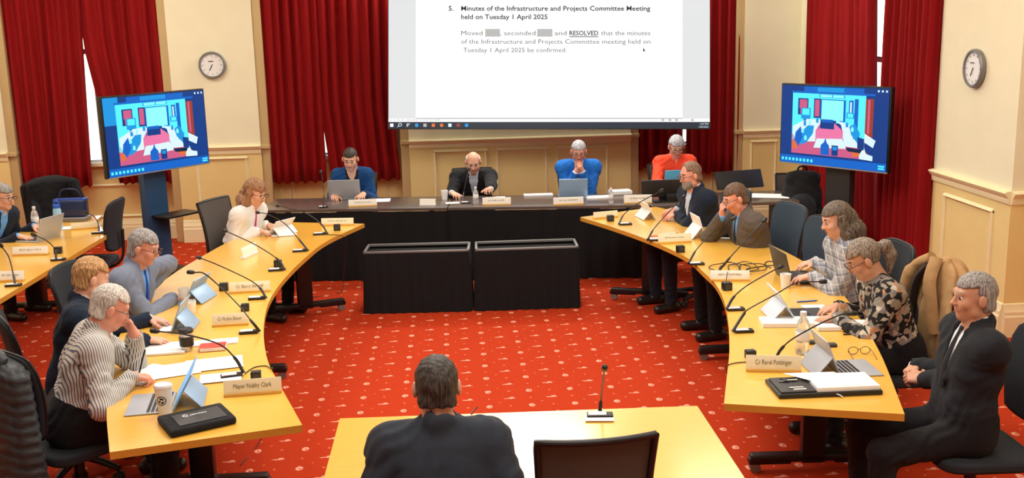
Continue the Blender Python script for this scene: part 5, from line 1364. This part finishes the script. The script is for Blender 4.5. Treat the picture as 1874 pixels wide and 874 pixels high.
def lathe_thing(name, px, py, label, cat, parts, z=TT, rz=0, group=None):
    c = at(px, py, z); t = empty(name, (c[0], c[1], z), rz, label, cat, group)
    for nm, prof, m_ in parts:
        mb = MB(); mb.lathe(prof, 28); mb.build(nm, m_, t, 40)
    return t
CUPW = M['white_plastic']
t = lathe_thing('paper_coffee_cup', 303, 757, 'tall white paper coffee cup with a round dark logo and white lid', 'cup', [('cup_body', [(.030, 0), (.041, .135), (.041, .138)], CUPW), ('lid', [(.043, .136), (.043, .142), (.038, .150), (.036, .150), (.034, .146), (.0, .146)], CUPW)])
mb = MB()   # round emblem on the curved side
def wrap(u, v, r0=.0362, dr=.0012):
    zz = .078+v; rr = .030+.011*zz/.135+dr; a = -PI/2-.1+u/rr; return (rr*math.cos(a), rr*math.sin(a), zz)
def arc_band(mb, r0, r1, a0, a1, dr, n=28):
    vs, fs = [], []
    for k in range(n+1):
        a = a0+(a1-a0)*k/n
        for r_ in (r0, r1): vs.append(wrap(math.cos(a)*r_, math.sin(a)*r_, dr=dr))
    for k in range(n): fs.append((2*k, 2*k+1, 2*k+3, 2*k+2))
    mb.add(vs, fs)
arc_band(mb, .019, .023, 0, 2*PI, .0012); arc_band(mb, .005, .014, .3, 2.2, .0012); arc_band(mb, .003, .013, 3.0, 4.1, .0012); arc_band(mb, .007, .015, 4.6, 5.9, .0012)
mb.build('round_logo', M['black_ink'], t, 0)
lathe_thing('travel_mug', 343, 641, 'black and silver travel mug behind the printed document', 'mug', [('body', [(.030, 0), (.038, .11), (.038, .112)], M['silver']), ('grip_band', [(.0345, .03), (.039, .032), (.0405, .085), (.037, .087)], M['black_plastic']), ('lid', [(.041, .108), (.042, .122), (.036, .130), (.0, .130)], M['black_plastic'])])
lathe_thing('white_mug', 348, 573, 'white mug on the left table behind the bright blue tablet', 'mug', [('body', [(.030, 0), (.036, .01), (.042, .075), (.042, .08), (.038, .08), (.036, .012), (.0, .010)], CUPW)])
lathe_thing('drinking_glass', 338, 556, 'clear drinking glass beside the white mug', 'glass', [('body', [(.028, 0), (.034, .11), (.032, .11), (.027, .006), (.0, .006)], M['bottle'])])
lathe_thing('paper_cup', 814, 365, 'small white paper cup left of the person in black', 'cup', [('body', [(.027, 0), (.038, .095), (.036, .095), (.026, .004), (.0, .004)], CUPW)])
lathe_thing('paper_cup', 1437, 526, 'white paper cup beside the dark laptop on the right table', 'cup', [('body', [(.027, 0), (.037, .095), (.035, .095), (.026, .004), (.0, .004)], CUPW)])
def bottle(px, py, label, s=1.0, m_=None, capm=None):
    return lathe_thing('water_bottle', px, py, label, 'bottle', [('body', [(.028*s, 0), (.033*s, .006*s), (.033*s, .05*s), (.030*s, .058*s), (.033*s, .066*s), (.033*s, .125*s), (.026*s, .158*s), (.013*s, .178*s), (.013*s, .195*s)], m_ or M['bottle']), ('cap', [(.0155*s, .188*s), (.0155*s, .206*s), (.012*s, .208*s)], capm or M['white_plastic']), ('paper_band', [(.0335*s, .070*s), (.0340*s, .071*s), (.0340*s, .110*s), (.0335*s, .111*s)], M['paper'] if m_ is None else m_)])
bottle(1468, 646, 'clear plastic water bottle behind the nearest right name plate', 1.12)
bottle(871, 372, 'clear bottle with a pale band before the person in black', .8)
bottle(66, 418, 'clear bottle with a red band at the far left beside the coat', 1.0)
bottle(1118, 372, 'clear bottle at the right part of the head table', .75)
lathe_thing('drinks_flask', 108, 419, 'tall pale blue drinks flask with a blue carry loop', 'bottle', [('body', [(.034, 0), (.037, .01), (.037, .17), (.030, .20)], M['steelblue']), ('cap', [(.032, .198), (.033, .225), (.028, .23)], M['blue'])])
c = at(108, 419, TT); mb = MB(); mb.ring([(.022*math.cos(a), 0, .238+.026*math.sin(a)) for a in np.linspace(-.3, PI+.3, 14)], .006, 8); o = mb.build('carry_loop', M['blue'], bpy.data.objects['drinks_flask'], 60)

# red book, pouch, folder, glasses, phone-sized items
c = at(390, 638, TT); t = empty('red_book', (c[0], c[1], TT), .12, 'red hardback notebook lying before the travel mug', 'book')
mb = MB(); mb.box((0, 0, .012), (.145, .10, .024), .003); mb.build('cover', M['red_book'], t); mb = MB(); mb.box((.003, -.003, .012), (.142, .098, .018)); mb.build('pages', M['paper'], t)
a0, a1, a2, a3 = [at(x, y, TT) for x, y in ((312, 803), (434, 775), (405, 749), (289, 770))]
c = (a0+a1+a2+a3)/4; rz = math.atan2((a1-a0)[1], (a1-a0)[0]); W_ = np.linalg.norm((a1-a0)[:2]); D_ = .5*(np.linalg.norm((a3-a0)[:2])+np.linalg.norm((a2-a1)[:2]))
t = empty('black_pouch', (c[0], c[1], TT), rz, 'black zipped pouch with a white logo on the nearest left table corner', 'pouch')
mb = MB(); mb.box((0, 0, .017), (W_, D_, .034), .014); mb.build('case', M['black_coat'], t, 60)
mb = MB(); mb.box((.01, -.01, .036), (W_*.72, D_*.62, .004), .002); fl = mb.build('flap', M['charcoal'], t)
mb = MB(); rs = random.Random(9); x = -.024
while x < .05:
    l = rs.uniform(.006, .011); mb.box((x+l/2, .018, .0392), (l, rs.uniform(.006, .012), .0012), .0005); x += l+.0015
mb.build('logo_strokes', M['white_plastic'], fl, 0)
mb = MB(); arcp = [(-.045+.013*math.cos(a), .018+.011*math.sin(a), .0392) for a in np.linspace(.6, 2*PI-.6, 20)]; mb.ring(arcp, .003, 6); mb.build('round_logo', M['white_plastic'], fl, 60)
# open folder
def quad_frame(pxs, z):
    p = [at(x, y, z) for x, y in pxs]; return p
a0, a1, a2, a3 = quad_frame([(1427, 737), (1612, 729), (1590, 690), (1395, 690)], TT)
c = (a0+a1+a2+a3)/4; rz = math.atan2((a1-a0)[1], (a1-a0)[0]); W_ = .5*(np.linalg.norm((a1-a0)[:2])+np.linalg.norm((a2-a3)[:2])); D_ = .23
t = empty('open_folder', (c[0], c[1], TT), rz, 'open black zip folder with pens in its pocket and a white pad', 'folder')
mb = MB(); mb.box((0, 0, .011), (W_, D_, .022), .008); mb.build('cover', M['black_plastic'], t)
mb = MB(); mb.box((-W_*.30, 0, .026), (W_*.34, D_*.88, .010), .004); mb.build('pocket', M['charcoal'], t)
mb = MB(); mb.box((W_*.18, -.002, .032), (W_*.60, D_*.86, .022), .002); mb.build('pad', M['paper'], t)
mb = MB(); mb.prism([(-W_*.32, D_*.52), (W_*.18, D_*.48), (W_*.40, -D_*.30), (W_*.02, -D_*.40), (-W_*.10, -D_*.05)], .0435, .0445); mb.build('loose_sheet', M['paper'], t, 0)
for k, (dx, dy, ln, m_) in enumerate(((-.30, -.06, .07, M['silver']), (-.28, -.085, .06, M['white_plastic']), (-.36, .03, .05, M['grey_metal']), (-.27, .045, .05, M['silver']))):
    mb = MB(); mb.cyl((W_*dx-ln/2, dy, .034), (W_*dx+ln/2, dy+.002, .034), .005, None, 8); mb.build('pocket_pen', m_, t, 60)
mb = MB(); pts = [(-W_*.30+.05*math.cos(a)+.02*math.cos(2*a), .05+.025*math.sin(a), .034+.004*math.sin(3*a)) for a in np.linspace(0, 5.5, 26)]; mb.ring(pts, .003, 6); mb.build('coiled_lead', M['black_plastic'], t, 60)
mb = MB(); mb.ring([(W_*.05, -D_/2, .015), (W_*.08, -D_/2-.012, .012), (W_*.10, -D_/2-.02, .004)], .003, 6); mb.build('zip_pull', M['silver'], t, 60)
# spectacles on the table
c = at(1572, 648, TT); t = empty('spectacles', (c[0], c[1], TT), -.05, 'thin brown spectacles lying on the right table near the edge', 'spectacles')
mb = MB()
for s_ in (-1, 1): mb.ring([(s_*.032+.026*math.cos(a), 0, .022+.020*math.sin(a)) for a in np.linspace(0, 2*PI, 21)], .002, 6, False)
mb.cyl((-.007, 0, .028), (.007, 0, .028), .002, None, 6); fr = mb.build('frame', G_BRN, t, 60)
for s_ in (-1, 1):
    mb = MB(); mb.ring([(s_*.058, 0, .03), (s_*.062, -.04, .018), (s_*.06, -.10, .003)], .0018, 6); mb.build('temple', G_BRN, t, 60)
for px, py, lb in ((1482, 628, 'small black phone charger left of the silver tablet'), (1520, 633, 'small black card wallet right of the silver tablet')):
    c = at(px, py, TT); t = empty('black_wallet', (c[0], c[1], TT), -.05, lb, 'wallet'); mb = MB(); mb.box((0, 0, .008), (.06, .045, .016), .003); mb.build('case', M['charcoal'], t); mb = MB(); mb.box((0, .0, .0165), (.05, .006, .002)); mb.build('strap', M['grey_metal'], t)
# cable tangle
rnd = random.Random(3); pts = []
for k in range(46):
    a = k*.62; px = 1352+ (k-23)*1.6 + 26*math.cos(a)*(.6+.4*rnd.random()); py = 489+11*math.sin(a)*(.6+.4*rnd.random()); p = at(px, py, TT+.006+.02*(k % 5)/5); pts.append(p)
for q in ((1412, 485), (1425, 486), (1418, 479), (1405, 478), (1400, 483), (1411, 490)): pts.append(at(q[0], q[1], TT+.006))
mb = MB(); mb.ring(bez(pts, 5), .0035, 6); tag(mb.build('cable', M['black_plastic'], None, 60), 'tangle of thin black cable behind the white name plate on the right table', 'cable')
def cable(pts, label, r=.003, m_='black_plastic'):
    mb = MB(); mb.ring(bez([at(*p) for p in pts], 6), r, 6); tag(mb.build('cable', M[m_], None, 60), label, 'cable', 'thin table cables')
cable([(448, 683, TT+.004), (465, 672, TT+.004), (485, 669, TT+.004), (494, 673, TT+.004), (500, 682, .70), (498, 760, .20), (470, 815, .01), (440, 850, .006)], 'thin black cable from the nearest left microphone over the table edge')
cable([(1371, 662, TT+.004), (1350, 663, TT+.004), (1333, 667, TT+.004), (1329, 672, .71), (1333, 700, .40)], 'thin black cable from the nearest right cube over the table edge')
cable([(1330, 532, TT+.004), (1329, 515, TT+.05), (1331, 500, TT+.07), (1333, 493, TT+.02)], 'thin black lead from the cube up to the cable tangle')
cable([(600, 429, TT+.004), (620, 430, TT+.004), (630, 434, TT+.003), (634, 438, .70), (628, 510, .12), (622, 535, .006), (560, 545, .006)], 'thin dark cable hanging from the far left table tip')
cable([(862, 757, TT+.004), (868, 750, TT+.004), (874, 744, .72)], 'short brown lead at the far edge of the foreground table')
# white slip under the foreground microphone
paper(1097, 765, .13, .07, -.12, 'white slip beneath the upright foreground microphone', h_=.003)

# monitors on the side desk
def monitor(px, py, rz, W_, H_, tilt, label, z=TZ):
    c = at(px, py, z); t = empty('desktop_monitor', (c[0], c[1], z), rz, label, 'monitor')
    mb = MB(); mb.box((0, 0, .045+H_/2), (W_, .03, H_), .008, rotm(tilt)); mb.build('screen_housing', M['black_plastic'], t)
    mb = MB(); mb.box((0, .0, .007), (W_*.45, .16, .012), .004); mb.box((0, .02, .07), (.06, .03, .12), .005); mb.build('stand', M['black_plastic'], t)
monitor(1212, 368, .03, .42, .17, 0, 'black monitor seen from behind, left on the side desk')
monitor(1352, 353, .22, .52, .19, -.45, 'black monitor tilted back, right on the side desk')
mb = MB(); c = at(1243, 366, TZ); t = empty('black_case', (c[0], c[1], TZ), .05, 'low black equipment case between the side desk monitors', 'case'); mb.box((0, 0, .04), (.30, .2, .08), .012); mb.build('case_body', M['black_plastic'], t); mb = MB(); mb.ring([(-.05, -.1, .06), (-.04, -.12, .07), (.04, -.12, .07), (.05, -.1, .06)], .006, 6); mb.build('handle', M['grey_metal'], t)

# ------------------------------------------------------------------ coats and bags
def draped(name, key, label, m_, cat, zlow, ribs, back=.10, dyaw=0, peak=0.0, wide=.27, ztop=1.03, thick=.085, vert=False, cut=None, extra=None):
    i = PP[key]; a = math.atan2(i['f'][1], i['f'][0])+math.radians(dyaw); p = i['P']-i['f']*back
    t = empty(name, (p[0], p[1], 0), a, label, cat)
    mb = MB(); n = 48; rows = 60; pts = []
    for r_ in range(rows+1):
        v = r_/rows; z = ztop+(zlow-ztop)*v; row = []
        topk = min(1, math.sqrt(max(0, 1-(1-min(1, v*9))**2))+.02)
        for k in range(n):
            q = 2*PI*k/n; ce, se = math.cos(q), math.sin(q)
            rx = thick*(abs(ce)**.8)*(1 if ce > 0 else -1); ry = (wide-.02*v)*(abs(se)**.8)*(1 if se > 0 else -1)
            if vert: m = (1+.13*math.sin(7*q+3*v+math.sin(4*v))+.07*math.sin(15*q+2)*v)*(1-peak*max(0, 1-v*2.2)**1.3)
            else: m = 1+ribs*abs(math.sin(v*PI*17+.5*math.sin(2*q)+.3*math.sin(7*q)))**.6-.05*max(0, math.cos(6*q))**12+.03*math.sin(5*v+2*q)
            fl_ = 1+.22*v*v
            row.append((-.335-.02*v+rx*m*topk*fl_+(.05*v if not vert else .02*v), ry*m*(.35+.65*topk)*(1+(.03 if vert else 0)*math.sin(5*q)), z-.018*(1-topk)+.02*math.cos(q*2)*(1-v)+.03*math.sin(3*q)*(v > .97)))
        pts.append(row)
    vs = [p_ for r_ in pts for p_ in r_]; fs = []
    for r_ in range(rows):
        for k in range(n): k2 = (k+1) % n; fs.append((r_*n+k, r_*n+k2, (r_+1)*n+k2, (r_+1)*n+k))
    fs.append(tuple(range(n))); fs.append(tuple(rows*n+k for k in range(n))[::-1]); mb.add(vs, fs)
    mb.build('coat_shell', m_, t, 180)
    return t, pts
t, pts = draped('puffer_jacket', 'striped', 'charcoal quilted puffer jacket hung over the chair at the bottom left', M['puffer'], 'jacket', .12, .11, back=.04, dyaw=28)
mb = MB(); mb.ring([Vector(pts[r_][5])+Vector((.010, .006, 0)) for r_ in range(4, 60, 4)], .007, 6); mb.build('zip', mat('pale_zip', (.6, .6, .58), .4), t, 60)
mb = MB(); mb.ring([(-.36, -.18, 1.00), (-.40, -.1, 1.05), (-.41, 0, 1.06), (-.40, .1, 1.05), (-.36, .18, 1.00)], [.03, .045, .05, .045, .03], 10); mb.build('collar', M['puffer'], t, 60)
t, pts = draped('camel_coat', 'floral', 'camel coat draped over the chair behind the floral blouse', M['tan_coat'], 'coat', .38, .0, back=-.07, wide=.29, ztop=1.12, thick=.115, vert=True, peak=.55)
mb = MB(); mb.ring(bez([(-.24, -.06, 1.06), (-.20, -.10, .98), (-.19, -.13, .85), (-.18, -.14, .62)], 5), .045, 10, True, .5); mb.build('lining', M['dark_lining'], t, 60)
mb = MB(); mb.ring(bez([(-.27, -.08, 1.10), (-.22, -.19, 1.02), (-.20, -.25, .86), (-.19, -.26, .62), (-.20, -.25, .48)], 5), [.035]*6+[.05]*15, 12); mb.build('sleeve', M['tan_coat'], t, 60)
mb = MB(); mb.ring(bez([(-.25, .02, 1.12), (-.20, .06, 1.0), (-.20, .10, .85), (-.215, .12, .7)], 5), .04, 10, True, .45); mb.build('lapel', M['tan_coat'], t, 60)
# chair with dark coats behind the far left table, bags
p = at(112, 345, .95); chair('fabric', p[0], p[1]-.1, math.radians(-60), 'dark office chair carrying black coats below the far left curtain')
PP['coatchair'] = dict(P=V3(p[0], p[1]-.1, .56), f=V3(math.cos(math.radians(-60)), math.sin(math.radians(-60)), 0))
t, pts = draped('black_coats', 'coatchair', 'black coats hung over a chair below the far left curtain', M['black_coat'], 'coat', .25, .0, back=.0, wide=.27, ztop=1.06, thick=.10, vert=True)
mb = MB(); mb.ring([(-.26, .18, 1.0), (-.24, .24, .8), (-.26, .25, .5)], [.05, .06, .05], 10); mb.build('hanging_sleeve', M['black_coat'], t, 60)
c = at(132, 404, TT); t = empty('handbag', (c[0], c[1], TT), -.05, 'dark navy handbag on a grey box at the far end of the far left table', 'bag')
mb = MB(); mb.box((0, .02, .125), (.30, .12, .17), .03); mb.build('bag_body', M['navy_leather'], t, 60)
mb = MB(); mb.box((0, .02, .205), (.31, .10, .022), .008); mb.build('zip_band', M['blue'] if False else mat('blue_trim', (.02, .07, .35), .4), t)
mb = MB(); mb.ring(bez([(-.11, .02, .20), (-.08, .01, .29), (0, .0, .31), (.08, .01, .29), (.11, .02, .20)], 6), .007, 8); mb.build('handle', M['navy_leather'], t, 60)
t = empty('grey_box', (c[0]-.02, c[1]+.02, TT), -.05, 'low grey box under the navy handbag', 'box'); mb = MB(); mb.box((0, 0, .02), (.34, .16, .038), .004); mb.build('box_body', M['grey_metal'], t); mb = MB(); mb.box((0, 0, .0365), (.345, .165, .006), .002); mb.build('lid', M['silver_plastic'], t)
# chair with a black backpack behind the side desk
p = at(1468, 318, .95); chair('low', p[0], p[1]+.15, math.radians(-110), 'dark chair holding a black backpack left of the right television')
c = V3(p[0], p[1], 0); t = empty('backpack', (c[0], c[1], .46), math.radians(-15), 'black backpack standing on a chair left of the right television', 'backpack')
g = SDF(); g.ell(V3(0, 0, .24), (V3(1, 0, 0), V3(0, 1, 0), V3(0, 0, 1)), (.20, .15, .28), .03); g.cone((-.14, 0, .06), (.14, 0, .06), .11, None, .05); g.cone((-.10, -.02, .45), (.10, -.02, .45), .07, None, .05); g.half(V3(0, 0, .0), V3(0, 0, -1))
link_mesh('backpack_body', g.mesh(.01, 0, post=lambda X, Y, Z, D: D+.004*np.sin(X*40+Z*30)*np.sin(Z*45+Y*30)), M['black_coat'], t, 0)
g = SDF(); g.ell(V3(0, -.13, .17), (V3(1, 0, 0), V3(0, 1, 0), V3(0, 0, 1)), (.14, .07, .15), .03); link_mesh('front_pocket', g.mesh(.01, 0), M['chair_fabric'], t, 0)
mb = MB(); mb.ring(bez([(-.05, 0, .50), (-.03, 0, .56), (.03, 0, .56), (.05, 0, .50)], 6), .010, 8); mb.build('top_loop', M['black_plastic'], t, 60)
for s_ in (-1, 1):
    mb = MB(); mb.ring(bez([(s_*.09, .10, .45), (s_*.11, .17, .30), (s_*.10, .12, .08)], 6), .014, 8, True, .4); mb.build('shoulder_strap', M['black_coat'], t, 60)
